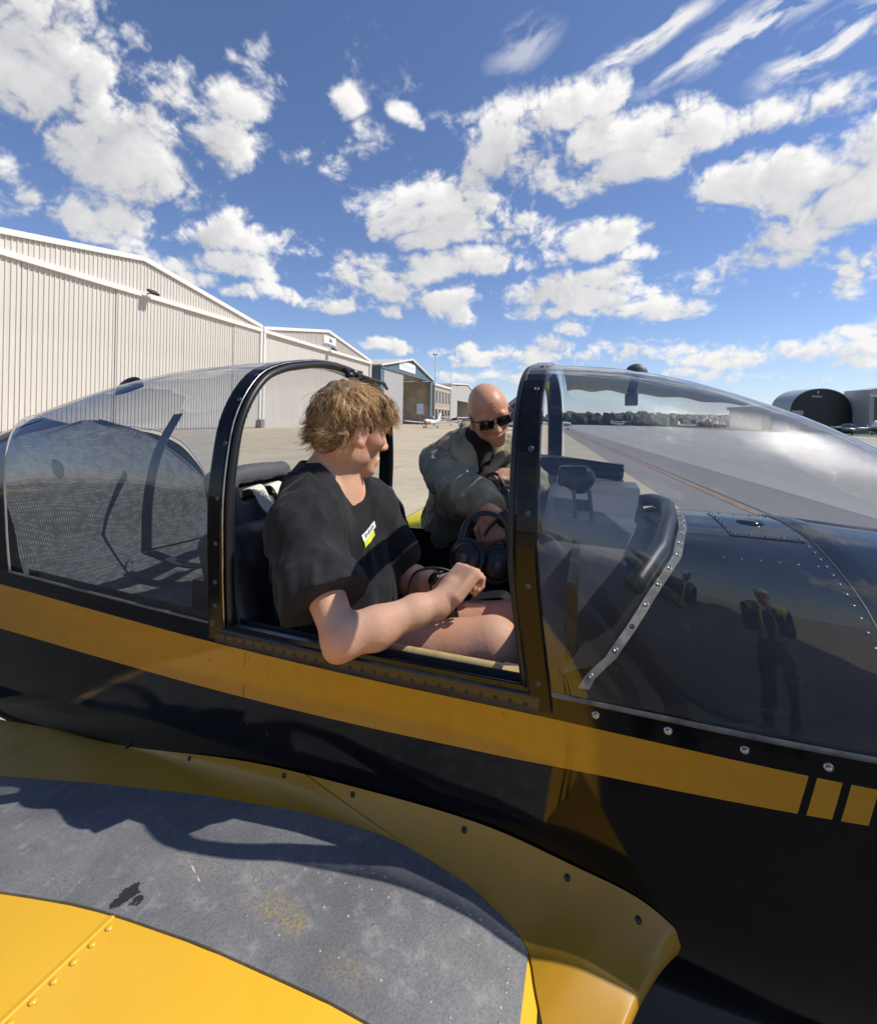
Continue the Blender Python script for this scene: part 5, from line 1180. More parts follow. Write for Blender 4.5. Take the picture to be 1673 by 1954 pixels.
M_SUIT = cloth('olive_flight_suit', (.25, .225, .145), .3, 700, .9, (.40, .365, .25), 14)
M_SUITD = cloth('black_undershirt', (.012, .012, .013))
M_HAIRBASE = simple('hair_underlayer', (.17, .10, .045), .8, var=.5, scale=60)
t = NT('dark_blond_hair'); at = t.N.new('ShaderNodeAttribute'); at.attribute_name = 'tone'; at.attribute_type = 'GEOMETRY'
cr = t.N.new('ShaderNodeValToRGB'); t.L.new(at.outputs['Fac'], cr.inputs[0]); e = cr.color_ramp.elements
e[0].color = (.13, .072, .03, 1); e[1].color = (.92, .66, .36, 1); q_ = e.new(.5); q_.color = (.58, .345, .14, 1)
t.p(Base_Color=cr.outputs[0], Roughness=.42); t.b.inputs['Specular IOR Level'].default_value = .7; M_HAIR = t.m
M_SUNG = simple('sunglass_lens', (.006, .006, .008), .06); M_WATCH = simple('watch_black', (.010, .010, .011), .25)
M_STUB = simple('brow_hair', (.10, .06, .03), .8)

def headframe(az, pitch, roll):
    f = np.array([math.cos(az)*math.cos(pitch), math.sin(az)*math.cos(pitch), math.sin(pitch)]); l = np.cross((0, 0, 1), f); l /= np.linalg.norm(l); u = np.cross(f, l)
    R = np.stack([f, l, u], axis=1); return np.array(Matrix.Rotation(roll, 3, Vector(f)))@R
def add_head(F, c, R, k=1.0, jaw=1.0, ears=True):
    c = np.array(c); T = lambda x, y, z: c+R@(np.array([x, y, z])*k)
    F.ell(T(-.014, 0, .036), np.array([.098, .077, .091])*k, R, .01)
    F.ell(T(.018, 0, .030), np.array([.077, .068, .080])*k, R, .02)
    F.ell(T(.024, 0, -.044), np.array([.064, .050*jaw, .074])*k, R, .025)
    F.ell(T(.066, 0, -.100), np.array([.023, .026, .020])*k, R, .025)
    for s in (-1, 1):
        F.ell(T(.004, s*.046*jaw, -.060), np.array([.034, .013, .024])*k, R, .02)
        F.ell(T(.056, s*.042, -.014), np.array([.028, .024, .022])*k, R, .025)
        F.ell(T(.095, s*.033, .004), np.array([.017, .018, .012])*k, R, .012, 'sub')
        F.ell(T(.076, s*.033, .003), np.array([.0135, .014, .0125])*k, R, .003)
        F.chain([T(.080, s*.014, .022), T(.086, s*.034, .026), T(.070, s*.056, .018)], np.array([.009, .010, .008])*k, .012)
        F.ell(T(.098, s*.012, -.034), np.array([.012, .009, .009])*k, R, .008)
        if ears:
            Re = R@rotm((0, 0, 1), s*.35)@rotm((0, 1, 0), .2)
            F.ell(T(-.010, s*.078, -.004), np.array([.021, .008, .032])*k, Re, .008); F.ell(T(-.004, s*.085, -.002), np.array([.011, .006, .017])*k, Re, .005, 'sub')
            F.ell(T(-.004, s*.077, -.030), np.array([.010, .006, .011])*k, Re, .006)
    F.chain([T(.086, 0, .018), T(.100, 0, -.010), T(.112, 0, -.030)], np.array([.009, .010, .012])*k, .010)
    F.chain([T(.080, -.024, -.070), T(.090, -.008, -.0655), T(.091, .008, -.0655), T(.080, .024, -.070)], np.array([.005, .0065, .0065, .005])*k, .006)
    F.chain([T(.080, -.020, -.079), T(.087, 0, -.081), T(.080, .020, -.079)], np.array([.006, .0075, .006])*k, .008)
    F.chain([T(.090, -.022, -.0735), T(.099, 0, -.0735), T(.090, .022, -.0735)], np.array([.0022, .0028, .0022])*k, .003, 'sub')
    return T
def hand(F, w, d, n, thumb, curl, tcurl=.5, k=1.0, spread=.0):
    """w wrist, d towards the fingers, n out of the back of the hand, thumb = +1/-1: which side"""
    d = np.array(d, float); d /= np.linalg.norm(d); n = np.array(n, float); n -= d*(n@d); n /= np.linalg.norm(n); t = np.cross(d, n)*thumb; w = np.array(w, float)
    R = np.stack([d, t, n], axis=1)
    F.cone(w-d*.02, w+d*.03*k, .027*k, .026*k, .02)
    F.box(w+d*.052*k, np.array([.036, .030, .006])*k, R, .010*k, .012)
    F.ell(w+d*.035*k+t*.024*k-n*.010*k, np.array([.032, .018, .016])*k, R, .012)
    for i in range(4):
        b = w+d*(.090-.004*abs(i-1))*k+t*(.0300-.0200*i)*k; L_ = (.078, .086, .079, .062)[i]*k; r = (.0092, .0094, .0090, .0080)[i]*k
        a = 0.0; p = b-d*.02*k; pts = [p, b+n*.003]; rs = [r*1.1, r*1.12]; q = b
        c = curl[i] if hasattr(curl, '__len__') else curl
        for j, (fr_, cj) in enumerate(((.46, c*.85), (.30, c*1.15), (.24, c*.75))):
            a += cj; v = d*math.cos(a)-n*math.sin(a)+t*spread*(1.5-i); v /= np.linalg.norm(v); q = q+v*L_*fr_; pts.append(q); rs.append(r*(1-.09*(j+1)))
        F.chain(pts, rs, .0035)
    b = w+d*.022*k+t*.026*k-n*.006*k; v1 = d*.62+t*.72-n*.30; v1 /= np.linalg.norm(v1); p1 = b+v1*.040*k
    v2 = d*.85+t*(.45-tcurl)-n*(.25+.5*tcurl); v2 /= np.linalg.norm(v2); p2 = p1+v2*.030*k; v3 = d*.8+t*(.3-1.2*tcurl)-n*(.3+.7*tcurl); v3 /= np.linalg.norm(v3)
    F.chain([b, p1, p2, p2+v3*.022*k], np.array([.015, .0125, .0108, .009])*k, .006)

# ---------------------------------------------------------------- young man in the near seat
YM = empty('person', (-.55, -.27, .75), 'blond young man in a black t-shirt and shorts sitting in the near seat, looking away', 'person')
yR = headframe(math.radians(55), math.radians(-7), math.radians(3)); yH = np.array([-.500, -.268, 1.660])
F_ = Field((-.80, -.67, .74), (.25, .08, 1.83), .0044)
yT = add_head(F_, yH, yR, 1.0, .98)
F_.chain([yH+yR@np.array([-.030, 0, -.035]), (-.545, -.275, 1.545), (-.565, -.275, 1.46)], [.058, .055, .072], .02)
F_.chain([yH+yR@np.array([-.006, 0, -.070]), (-.523, -.274, 1.52), (-.535, -.275, 1.45)], [.036, .042, .05], .02)
F_.chain([(-.55, -.27, 1.48), (-.535, -.40, 1.435)], [.055, .055], .05); F_.chain([(-.55, -.27, 1.48), (-.51, -.13, 1.43)], [.055, .055], .05)
F_.ell((-.55, -.27, 1.32), (.10, .165, .16), k=.04); F_.ell((-.565, -.27, 1.12), (.10, .145, .17), k=.05); F_.ell((-.58, -.27, .98), (.11, .17, .11), k=.05)
for sy, sp in ((-1, (-.55, -.40, 1.455)), (1, (-.525, -.135, 1.445))): F_.chain([(-.575, -.275+sy*.02, 1.545), (-.565, -.275+sy*.075, 1.495), sp], [.045, .050, .05], .04)
# near arm
shR, elR, wrR = np.array([-.530, -.440, 1.420]), np.array([-.352, -.560, 1.246]), np.array([-.186, -.390, 1.287])
F_.chain([shR, shR*.55+elR*.45, elR+(elR-shR)*.02], [.053, .0445, .035], .03)
F_.cone(elR+np.array([-.006, -.004, -.010]), elR+np.array([-.010, -.006, -.024]), .028, .020, .02)
mf = elR*.68+wrR*.32+np.array([0, -.006, -.004]); F_.chain([elR, mf, elR*.3+wrR*.7, wrR], [.035, .0395, .0305, .0245], .025); F_.cone(elR*.9+wrR*.1+np.array([.004, -.006, .016]), elR*.5+wrR*.5+np.array([0, -.008, .010]), .024, .020, .02)
hand(F_, wrR, (.45, .66, .60), (-.40, -.50, .75), -1, (1.05, 1.15, 1.2, 1.2), .55)
# far arm
shL, elL, wrL = np.array([-.500, -.105, 1.405]), np.array([-.445, -.030, 1.185]), np.array([-.248, -.180, 1.240])
F_.chain([shL, (shL+elL)/2, elL], [.054, .049, .041], .03); F_.chain([elL, elL*.66+wrL*.34, elL*.3+wrL*.7, wrL], [.043, .045, .035, .027], .025)
hand(F_, wrL, (.80, -.10, .55), (.05, .35, .95), 1, (.9, 1.0, 1.05, 1.1), .4)
# legs
for y0, y1, kn in ((-.36, -.345, (-.085, -.338, 1.176)), (-.18, -.17, (-.075, -.165, 1.150))):
    kn = np.array(kn); hp = np.array([-.56, y0, 1.03]); F_.chain([hp, hp*.5+kn*.5+np.array([0, 0, .004]), kn], [.092, .086, .064], .03); F_.ell(kn+np.array([.018, 0, .004]), (.05, .05, .055), k=.02)
    F_.chain([kn, (.045, y1, .98), (.16, y1, .80)], [.056, .056, .042], .02)
F_.obj('body', M_SKIN1, YM)
# t-shirt
def folds(P, seed, amp, sc, d=(0, 0, 1), st=.3):
    d = np.array(d, float); d /= np.linalg.norm(d); Q = P-np.outer(P@d, d)*(1-st)
    n = vnoise(Q, sc, seed)*.6+vnoise(Q, sc*2.1, seed+3)*.4; return amp*(1-2*np.abs(n))
F_ = Field((-.80, -.68, .96), (-.28, .06, 1.58), .0058)
F_.ell((-.55, -.27, 1.33), (.112, .178, .165), k=.04); F_.ell((-.555, -.27, 1.16), (.116, .168, .19), k=.06); F_.ell((-.575, -.27, 1.04), (.12, .175, .10), k=.05)
F_.chain([(-.565, -.275, 1.485), (-.535, -.40, 1.440), shR+np.array([0, 0, .004])], [.066, .068, .070], .05); F_.chain([(-.565, -.275, 1.485), (-.515, -.14, 1.435), shL], [.066, .066, .066], .05)
for sy, sp in ((-1, (-.545, -.40, 1.458)), (1, (-.525, -.135, 1.448))): F_.chain([(-.580, -.275+sy*.03, 1.545), (-.568, -.275+sy*.08, 1.500), sp], [.052, .056, .058], .04)
se = shR*.36+elR*.64; sd = (elR-shR)/np.linalg.norm(elR-shR)
F_.chain([shR, shR*.6+elR*.4+np.array([-.002, -.002, -.006]), se+np.array([-.002, 0, -.006]), se+sd*.07], [.064, .063, .066, .070], .025)
sl_ = shL*.35+elL*.65; ld = (elL-shL)/np.linalg.norm(elL-shL); F_.chain([shL, sl_, sl_+ld*.06], [.068, .070, .072], .03)
# belly of cloth hanging forward over the lap
F_.ell((-.47, -.28, 1.20), (.080, .14, .09), k=.06)
F_.displace(lambda P: folds(P, 15, .006, 14, (.1, .35, .9), .25)+folds(P, 2, .013, 9, (.55, -.25, -.8), .3)*np.clip((1.47-P[:, 2])/.12, .15, 1)+folds(P, 5, .007, 22, (.3, -.5, -.8), .35)*np.clip((1.44-P[:, 2])/.15, 0, 1)+np.where(P[:, 1] < -.40, folds(P, 8, .009, 18, (.2, .2, .9), .25), 0))
q = (slice(None),)*3; X, Y, Z = F_.pts(q)
cut = ((X-se[0])*sd[0]+(Y-se[1])*sd[1]+(Z-se[2])*sd[2]-.012); arm = np.sqrt((X-elR[0])**2+(Y-elR[1])**2+(Z-elR[2])**2)-.16
F_.D = np.maximum(F_.D, -np.maximum(-cut, np.maximum(arm, -.35-(-Y*1.0)))).astype(np.float32)
cutL = ((X-sl_[0])*ld[0]+(Y-sl_[1])*ld[1]+(Z-sl_[2])*ld[2]-.02); armL = np.sqrt((X-elL[0])**2+(Y-elL[1])**2+(Z-elL[2])**2)-.14
F_.D = np.maximum(F_.D, -np.maximum(-cutL, armL)).astype(np.float32)
# neck opening: a tilted round cut
nx, nz_ = np.array([.62, .05, -.62]), None
nA, nB = np.array([-.628, -.275, 1.585]), np.array([-.492, -.268, 1.450]); nm = (nA+nB)/2; nd = (nB-nA)/np.linalg.norm(nB-nA); nn2 = np.cross(nd, (0, 1, 0)); nn2 = nn2 if nn2[2] > 0 else -nn2
F_.ell(nm+nn2*.05, (.100, .072, .056), np.stack([nd, np.cross(nn2, nd), nn2], axis=1), 0, 'sub')
F_.chain([nm+nn2*.10-nd*.05, nm+nn2*.10+nd*.05], [.085, .085], 0, 'sub')
TS = F_.obj('t_shirt', M_TSHIRT, YM, 0)
def ring(c, n, r, k=40, sq=1.0):
    n = np.array(n, float); n /= np.linalg.norm(n); u = np.cross(n, (0, 1, 0)); u /= np.linalg.norm(u); v = np.cross(n, u)
    return [np.array(c)+u*r*math.cos(a)+v*r*sq*math.sin(a) for a in np.linspace(0, 2*math.pi, k)]
F_ = Field((-.72, -.48, .88), (-.18, -.06, 1.16), .007)
F_.ell((-.58, -.27, .99), (.125, .185, .12), k=.05)
for y0, kn in ((-.36, (-.085, -.338, 1.176)), (-.18, (-.075, -.165, 1.150))):
    hp = np.array([-.56, y0, 1.0]); kn = np.array(kn); F_.chain([hp, hp*.45+kn*.55], [.100, .094], .03)
F_.displace(lambda P: folds(P, 12, .005, 16, (1, 0, 0), .4)); F_.clip((-.255, 0, 0), (1, 0, .1)); F_.obj('shorts', M_SHORTS, YM)
from mathutils.bvhtree import BVHTree
def surf(o):
    me = o.data; off = wloc(o); return BVHTree.FromPolygons([v.co+off for v in me.vertices], [p.vertices[:] for p in me.polygons])
def patch(o, c, u, v, w, h, mat, name, parent, lift=.002, nu=9, nv=5, hint=(1, -.6, .2)):
    """a flat print laid on the surface of o: centre c, axes u, v"""
    bv = surf(o); u = np.array(u, float); v = np.array(v, float); u /= np.linalg.norm(u); v /= np.linalg.norm(v); hn = Vector(hint).normalized(); rows = []
    for j in np.linspace(-.5, .5, nv):
        row = []
        for i in np.linspace(-.5, .5, nu):
            p = Vector(np.array(c)+u*w*i+v*h*j); hit = bv.ray_cast(p+hn*.12, -hn, .3)
            q = hit[0] if hit[0] is not None else p; row.append(np.array(q)+np.array(hn)*lift)
        rows.append(row)
    m = MB(); m.grid(rows); return m.obj(name, mat, parent)
t = NT('printed_badge'); M_BADGE = simple('badge_white', (.75, .75, .72), .6, var=.03); M_BADGEY = simple('badge_yellow', (.72, .70, .05), .6, var=.05); M_INK = simple('badge_ink', (.03, .03, .035), .6)
bc = np.array([-.432, -.275, 1.388]); bu = np.array([.30, .84, .30]); bv_ = np.array([-.22, -.10, .97])
patch(TS, bc+bv_*.008, bu, bv_, .080, .017, M_BADGE, 'chest_badge', YM, .003); BY = patch(TS, bc-bv_*.009-bu*.007, bu, bv_, .064, .017, M_BADGEY, 'chest_badge', YM, .003)
for i in range(6):
    patch(TS, bc+bv_*.008+bu*(-.026+.0105*i), bu, bv_, .005, .010-.003*(i % 2), M_INK, 'badge_letter', BY, .0038, 3, 3)
# pale band along the neckline
m = MB(); m.tube(spline([(-.520, -.205, 1.512), (-.494, -.205, 1.485), (-.478, -.222, 1.455), (-.476, -.245, 1.438)], 14), .0055, 7); m.obj('white_neckline', simple('white_cotton', (.75, .73, .70), .9), YM)
# watch on the far wrist
wd = (wrL-elL)/np.linalg.norm(wrL-elL); m = MB(); wc = wrL-wd*.015
rg_ = ring(wc, wd, .0315, 28); m.tube(rg_, .010, 6, caps=False, flat=(.35, 1.0)); WB = m.obj('wristwatch', M_WATCH, YM)
m = MB(); cdir = np.array([.1, -.75, .65]); cdir -= wd*(cdir@wd); cdir /= np.linalg.norm(cdir); m.lathe([(0, -.004), (.019, -.004), (.019, .006), (.016, .008), (0, .008)], wc+cdir*.031, cdir, 20); m.obj('watch_case', M_WATCH, WB)
# hair
def hair(name, c, R, T, parent, guides=760, per=15, seed=4):
    rr = np.random.RandomState(seed)
    sc_c = np.array([-.014, 0, .036]); sr = np.array([.098, .077, .091])
    F_ = Field(np.array(c)-.16, np.array(c)+.17, .0042)
    F_.ell(T(-.018, 0, .044), sr*np.array([1.05, 1.06, 1.06]), R, .02); F_.ell(T(-.058, 0, -.004), (.056, .068, .066), R, .03); F_.ell(T(.045, 0, .078), (.048, .060, .040), R, .02)
    F_.ell(T(.090, 0, -.045), (.085, .10, .078), R, .0, 'sub'); F_.ell(T(.020, 0, -.085), (.080, .12, .080), R, .01, 'sub'); F_.ell(T(.10, 0, .02), (.035, .06, .03), R, .01, 'sub')
    F_.displace(lambda P: vnoise(P, 40, 3)*.005+vnoise(P, 90, 5)*.003)
    hb_ = F_.obj(name, M_HAIRBASE, parent)
    V = []; Fc = []; tone = []; nb = 0; k = 0; S = 10
    while k < guides:
        th = math.acos(1-1.66*rr.rand()); ph = rr.rand()*2*math.pi
        d = np.array([math.sin(th)*math.cos(ph), math.sin(th)*math.sin(ph), math.cos(th)]); tl = .34
        d = np.array([d[0]*math.cos(tl)-d[2]*math.sin(tl), d[1], d[0]*math.sin(tl)+d[2]*math.cos(tl)])
        if d[0] > .60 and d[2] < .40: continue
        if d[0] > -.28 and d[2] < .02+.35*max(0, d[0]): continue
        if d[2] < -.66: continue
        k += 1
        nn = d/sr; nn /= np.linalg.norm(nn); p = sc_c+d*sr*1.035
        crown = np.array([-.070, .012, .115]); fl = p-crown; fl = fl-nn*(fl@nn); fl /= np.linalg.norm(fl)+1e-6; sw = np.cross(nn, fl)
        cl = np.array([vnoise(np.array([d]), 2.6, q)[0] for q in (3, 7, 11)])
        front = max(0, d[0])*max(0, d[2]+.3); top = max(0, d[2]); back = max(0, -d[0])*max(0, .2-d[2])
        L_ = (.036+.036*top+.045*front+.022*back)*rr.uniform(.75, 1.2)
        v = fl*.9+nn*(.24+.34*front+.12*rr.rand())+sw*(.28+.5*cl[0])+cl*.35+rr.randn(3)*.12; v /= np.linalg.norm(v)
        ph0 = rr.rand()*6.28; wv = rr.uniform(.5, 1.25); frq = rr.uniform(.6, 1.05); q = p-nn*.003; pts = [q.copy()]; nrm = [nn]
        for s_ in range(S):
            q = q+v*L_/S; off = q-sc_c; e_ = off/(sr*1.03); r_ = np.linalg.norm(e_); n_ = off/sr**2; n_ /= np.linalg.norm(n_)
            if r_ < 1.02+.03*min(1, s_/4): q = q+n_*(1.02+.03*min(1, s_/4)-r_)*.085
            pts.append(q.copy())
            g = np.array([.06+.10*front, 0, -.22-.10*front]) if d[2] > -.15 else np.array([-.30, 0, .04])
            v = v+g*.55+sw*math.cos(ph0+s_*frq)*wv*.42+n_*math.sin(ph0+s_*frq)*wv*.22-n_*.06*(1-front); v /= np.linalg.norm(v)
        pts = np.array(pts); tnb = np.clip(.42+.34*cl[1]+.22*rr.randn()+.20*top, 0, 1); wid = rr.uniform(.0035, .0065)
        for j in range(per):
            o = rr.randn(3); o -= v*(o@v); o *= wid/np.linalg.norm(o)*math.sqrt(rr.rand()); tp = np.linspace(1, .30, S+1)[:, None]; fr_ = np.linspace(0, 1, S+1)[:, None]**1.5
            fly = rr.randn(3)*(.004 if rr.rand() < .86 else .014)
            P_ = (pts+o*tp+fly*fr_)@R.T+np.array(c); r0 = rr.uniform(.0004, .0008)
            Tn = np.gradient(P_, axis=0); Tn /= np.linalg.norm(Tn, axis=1)[:, None]+1e-9
            u = np.cross(Tn, (.3, .2, .9)); u /= np.linalg.norm(u, axis=1)[:, None]+1e-9; w = np.cross(Tn, u); rad = r0*np.linspace(1.1, .35, S+1)[:, None]
            V.append(np.stack([P_+rad*(u*math.cos(a)+w*math.sin(a)) for a in (0, 2.094, 4.189)], axis=1).reshape(-1, 3)); b = nb; nb += 3*(S+1)
            Fc += [(b+i*3+q_, b+i*3+(q_+1) % 3, b+i*3+3+(q_+1) % 3, b+i*3+3+q_) for i in range(S) for q_ in range(3)]
            tone += [float(np.clip(tnb+.10*rr.randn(), 0, 1))]*(3*(S+1))
    o = fast_obj('hair_strands', np.concatenate(V), np.array(Fc), M_HAIR, hb_); o['kind'] = 'stuff'
    a = o.data.attributes.new('tone', 'FLOAT', 'POINT'); a.data.foreach_set('value', np.array(tone, np.float32))
    return hb_
hair('hair', yH, yR, yT, YM)
m = MB()
for s in (-1, 1): m.tube([yT(.088, s*.016, .030), yT(.092, s*.034, .036), yT(.078, s*.056, .030)], [.003, .004, .002], 6)
m.obj('eyebrow', M_STUB, YM)

# ---------------------------------------------------------------- older man in the far seat
OM = empty('person', (-.50, .30, .75), 'bald man in sunglasses and olive flight suit leaning over from the far seat', 'person')
oR = headframe(math.radians(-63), math.radians(-22), math.radians(18)); oH = np.array([-.224, .262, 1.722])
F_ = Field((-.36, -.14, 1.18), (.02, .44, 1.86), .0042)
oT = add_head(F_, oH, oR, .89, 1.05)
F_.chain([oH+oR@np.array([-.035, 0, -.03]), (-.285, .335, 1.61), (-.31, .39, 1.53)], [.054, .058, .065], .025)
for s in (-1, 1): F_.chain([oT(.090, s*.020, -.045), oT(.083, s*.034, -.066), oT(.072, s*.036, -.085)], [.0025, .003, .0025], .004, 'sub')
for z in (.050, .062, .074): F_.chain([oT(.088-.35*(z-.05), -.035, z-.004), oT(.094-.35*(z-.05), 0, z), oT(.088-.35*(z-.05), .035, z-.004)], [.0012]*3, .003, 'sub')
oW = np.array([-.172, .040, 1.415]); hand(F_, oW, (.28, -.36, -.89), (-.15, -.92, .30), 1, (.50, .62, .70, .8), .35, 1.02)
oWL = np.array([-.150, .300, 1.492]); hand(F_, oWL, (-.84, -.50, .12), (-.15, -.55, .80), 1, (1.0, 1.1, 1.1, 1.15), .5, 1.02)
F_.chain([oW, oW+np.array([-.02, .035, .010])], [.028, .034], .02); F_.chain([oWL, oWL+np.array([.05, .06, -.01])], [.028, .034], .02)
OB = F_.obj('body', M_SKIN2, OM)
# flight suit: torso leaning forward and inboard, loose sleeves
osR, oeR, owR = np.array([-.462, .425, 1.510]), np.array([-.322, .225, 1.452]), np.array([-.186, .070, 1.424])
osL, oeL, owL = np.array([-.160, .510, 1.545]), np.array([-.055, .450, 1.440]), np.array([-.122, .335, 1.486])
F_ = Field((-.80, -.02, .86), (.10, 1.02, 1.72), .0062)
F_.ell((-.385, .56, 1.42), (.150, .19, .18), rotm((0, 0, 1), .30), .05); F_.ell((-.435, .68, 1.22), (.165, .19, .18), k=.06); F_.ell((-.45, .80, 1.09), (.19, .19, .15), k=.06); F_.ell((-.335, .47, 1.525), (.12, .13, .085), rotm((0, 0, 1), .28), .05)
F_.chain([(-.34, .43, 1.565), osR+np.array([0, 0, .012])], [.066, .070], .05); F_.chain([(-.335, .37, 1.60), (-.385, .40, 1.575), (-.44, .42, 1.535)], [.050, .055, .058], .04); F_.chain([(-.30, .44, 1.565), osL], [.070, .075], .05)
F_.chain([osR, osR*.5+oeR*.5+np.array([0, 0, -.006]), oeR+np.array([0, 0, -.008]), oeR*.45+owR*.55, owR], [.072, .071, .066, .056, .046], .03)
F_.chain([osL, oeL, oeL*.45+owL*.55, owL], [.076, .064, .055, .046], .03)
F_.chain([(-.40, .82, 1.07), (-.22, .66, 1.25), (-.115, .575, 1.31)], [.11, .092, .078], .04); F_.chain([(-.115, .58, 1.30), (-.09, .70, 1.10), (-.07, .78, 1.0)], [.074, .062, .055], .03)
F_.chain([(-.48, .80, 1.06), (-.40, .62, 1.02)], [.11, .09], .04); F_.chain([(-.40, .62, 1.01), (-.50, .92, .98)], [.08, .065], .04)
F_.chain([(-.30, .375, 1.615), (-.262, .325, 1.60)], [.070, .058], 0, 'sub')
arm_d = (owR-osR)/np.linalg.norm(owR-osR)
def suitfold(P):
    t_ = np.clip(((P-osR)@arm_d)/np.linalg.norm(owR-osR), -.3, 1.2); dist = np.linalg.norm(P-osR-np.outer(t_*np.linalg.norm(owR-osR), arm_d), axis=1)
    a_ = np.clip(1.4-dist/.10, 0, 1)
    return folds(P, 3, .016, 11, (.35, -.35, .85), .35)*(1-a_)+folds(P, 4, .017, 13, np.cross(arm_d, (.2, .3, .9)), .28)*a_+folds(P, 9, .007, 30, (.2, .2, .9), .5)
F_.displace(suitfold)
F_.clip(owR+arm_d*.012, arm_d) if False else None
SU = F_.obj('flight_suit', M_SUIT, OM, 0)
# black undershirt at the throat, collar flaps, cuffs, chest strap, shoulder patch
F_ = Field((-.42, .20, 1.44), (-.14, .50, 1.70), .005); F_.chain([(-.305, .385, 1.55), (-.272, .322, 1.632)], [.072, .062], 0); F_.chain([(-.285, .30, 1.56), (-.268, .285, 1.49)], [.045, .03], .02); F_.displace(lambda P: folds(P, 21, .004, 30, (1, 0, 0), .4)); F_.obj('undershirt', M_SUITD, OM)
m = MB(); nc = np.array([-.272, .335, 1.595]); nn_ = (np.array(oH)-np.array([-.30, .39, 1.53])); m.tube(ring(nc-nn_*.10, nn_, .066, 36), .017, 8, caps=False, flat=(1, 1)); m.obj('undershirt_collar', M_SUITD, OM)
F_ = Field((-.50, .10, 1.36), (-.06, .58, 1.70), .005)
F_.chain([(-.335, .415, 1.672), (-.338, .360, 1.668), (-.320, .300, 1.630), (-.292, .262, 1.575), (-.272, .245, 1.515)], [.020, .022, .022, .020, .013], .012); F_.chain([(-.365, .40, 1.630), (-.368, .345, 1.620), (-.340, .285, 1.575), (-.305, .255, 1.53)], [.022, .026, .026, .018], .014)
F_.displace(lambda P: folds(P, 6, .004, 30, (1, 0, .4), .4)); F_.obj('collar', M_SUIT, OM)
F_ = Field((-.46, .10, 1.36), (-.02, .60, 1.70), .005)
F_.chain([(-.27, .45, 1.63), (-.215, .405, 1.605), (-.20, .335, 1.555), (-.235, .268, 1.49)], [.020, .023, .022, .014], .012); F_.obj('collar', M_SUIT, OM)
m = MB(); m.add([(-.285, .25, 1.53), (-.245, .27, 1.53), (-.25, .295, 1.46), (-.27, .285, 1.46), (-.285, .275, 1.53), (-.245, .295, 1.53), (-.25, .32, 1.46), (-.27, .31, 1.46)], [(0, 1, 2, 3), (7, 6, 5, 4), (0, 4, 5, 1), (1, 5, 6, 2), (2, 6, 7, 3), (3, 7, 4, 0)]); m.obj('undershirt_front', M_SUITD, OM)
patch(SU, (-.345, .385, 1.455), (.85, .35, .1), (.1, .25, .95), .095, .045, M_SUIT, 'pocket_flap', OM, .005, hint=(.25, -.9, .35))
patch(SU, (-.205, .415, 1.465), (.85, .35, .1), (.1, .25, .95), .085, .045, M_SUIT, 'pocket_flap', OM, .005, hint=(.25, -.9, .35))
M_PATCH = simple('tan_patch', (.36, .27, .16), .9)
patch(SU, osR+np.array([.04, -.05, .055]), (.75, -.55, -.25), (.25, .5, .75), .075, .05, M_PATCH, 'shoulder_patch', OM, .004, hint=(.1, -.6, .8))
for w_, d_ in ((owR, arm_d), (owL, (owL-oeL)/np.linalg.norm(owL-oeL))):
    m = MB(); m.tube(ring(w_-d_*.006, d_, .044, 30), .010, 8, caps=False); m.obj('cuff', M_SUIT, OM)
m = MB(); m.tube(spline([(-.37, .27, 1.545), (-.325, .23, 1.51), (-.285, .23, 1.47), (-.26, .26, 1.42)], 12), .010, 6, flat=(1, .35)); m.obj('chest_strap', M_SUITD, OM)
# sunglasses
m = MB()
for s in (-1, 1):
    R2 = oR@rotm((0, 0, 1), s*.24); m.grid([[oT(.099, s*.034, .004)+R2@np.array([.004*(1-abs(i))*(1-abs(j)), i*.027*(1-.12*max(0, j)), (j*.018 if j < 0 else j*.015)]) for i in np.linspace(-1, 1, 9)] for j in np.linspace(-1, 1, 7)])
LN = m.obj('sunglasses', M_SUNG, OM)
m = MB()
for s in (-1, 1):
    m.tube([oT(.100, s*.006, .020), oT(.104, s*.034, .024), oT(.092, s*.064, .020), oT(.060, s*.083, .016), (oT(.0, s*.088, .010)), oT(-.02, s*.088, -.004)], [.0022, .0022, .0028, .0028, .0025, .002], 6)
m.obj('sunglasses_frame', M_BPLASTIC, LN)

# ---------------------------------------------------------------- headset held between them
def headset(root, cups, band, boom=None, muff=None):
    for c, ax in cups:
        ax = np.array(ax, float)/np.linalg.norm(ax)
        m = MB(); m.lathe([(0, -.030), (.030, -.030), (.042, -.020), (.046, .0), (.044, .012), (.034, .018), (.020, .020), (0, .020)], c, ax, 26); cu = m.obj('ear_cup', M_BPLASTIC, root)
        m = MB(); m.tube(ring(np.array(c)-ax*.004, ax, .048, 30), .010, 8, caps=False); m.obj('ear_cushion', M_RUBBER, cu)
        m = MB(); m.lathe([(0, .020), (.014, .021), (.012, .025), (0, .026)], c, ax, 16); m.obj('cup_badge', M_VINYL2, cu)
    m = MB(); m.tube(spline(band, 22), .010, 8, flat=(1, .5)); m.obj('headband', M_RUBBER, root)
    if boom:
        m = MB(); m.tube(spline(boom, 14), .0055, 8); m.obj('boom', M_BPLASTIC, root); m = MB(); m.ell(muff, (.031, .028, .028)); m.obj('microphone_muff', M_RUBBER, root)
HS = empty('headset', (-.16, -.10, 1.25), 'black aviation headset with round boom microphone, held between both men', 'headset', 'aviation headsets')
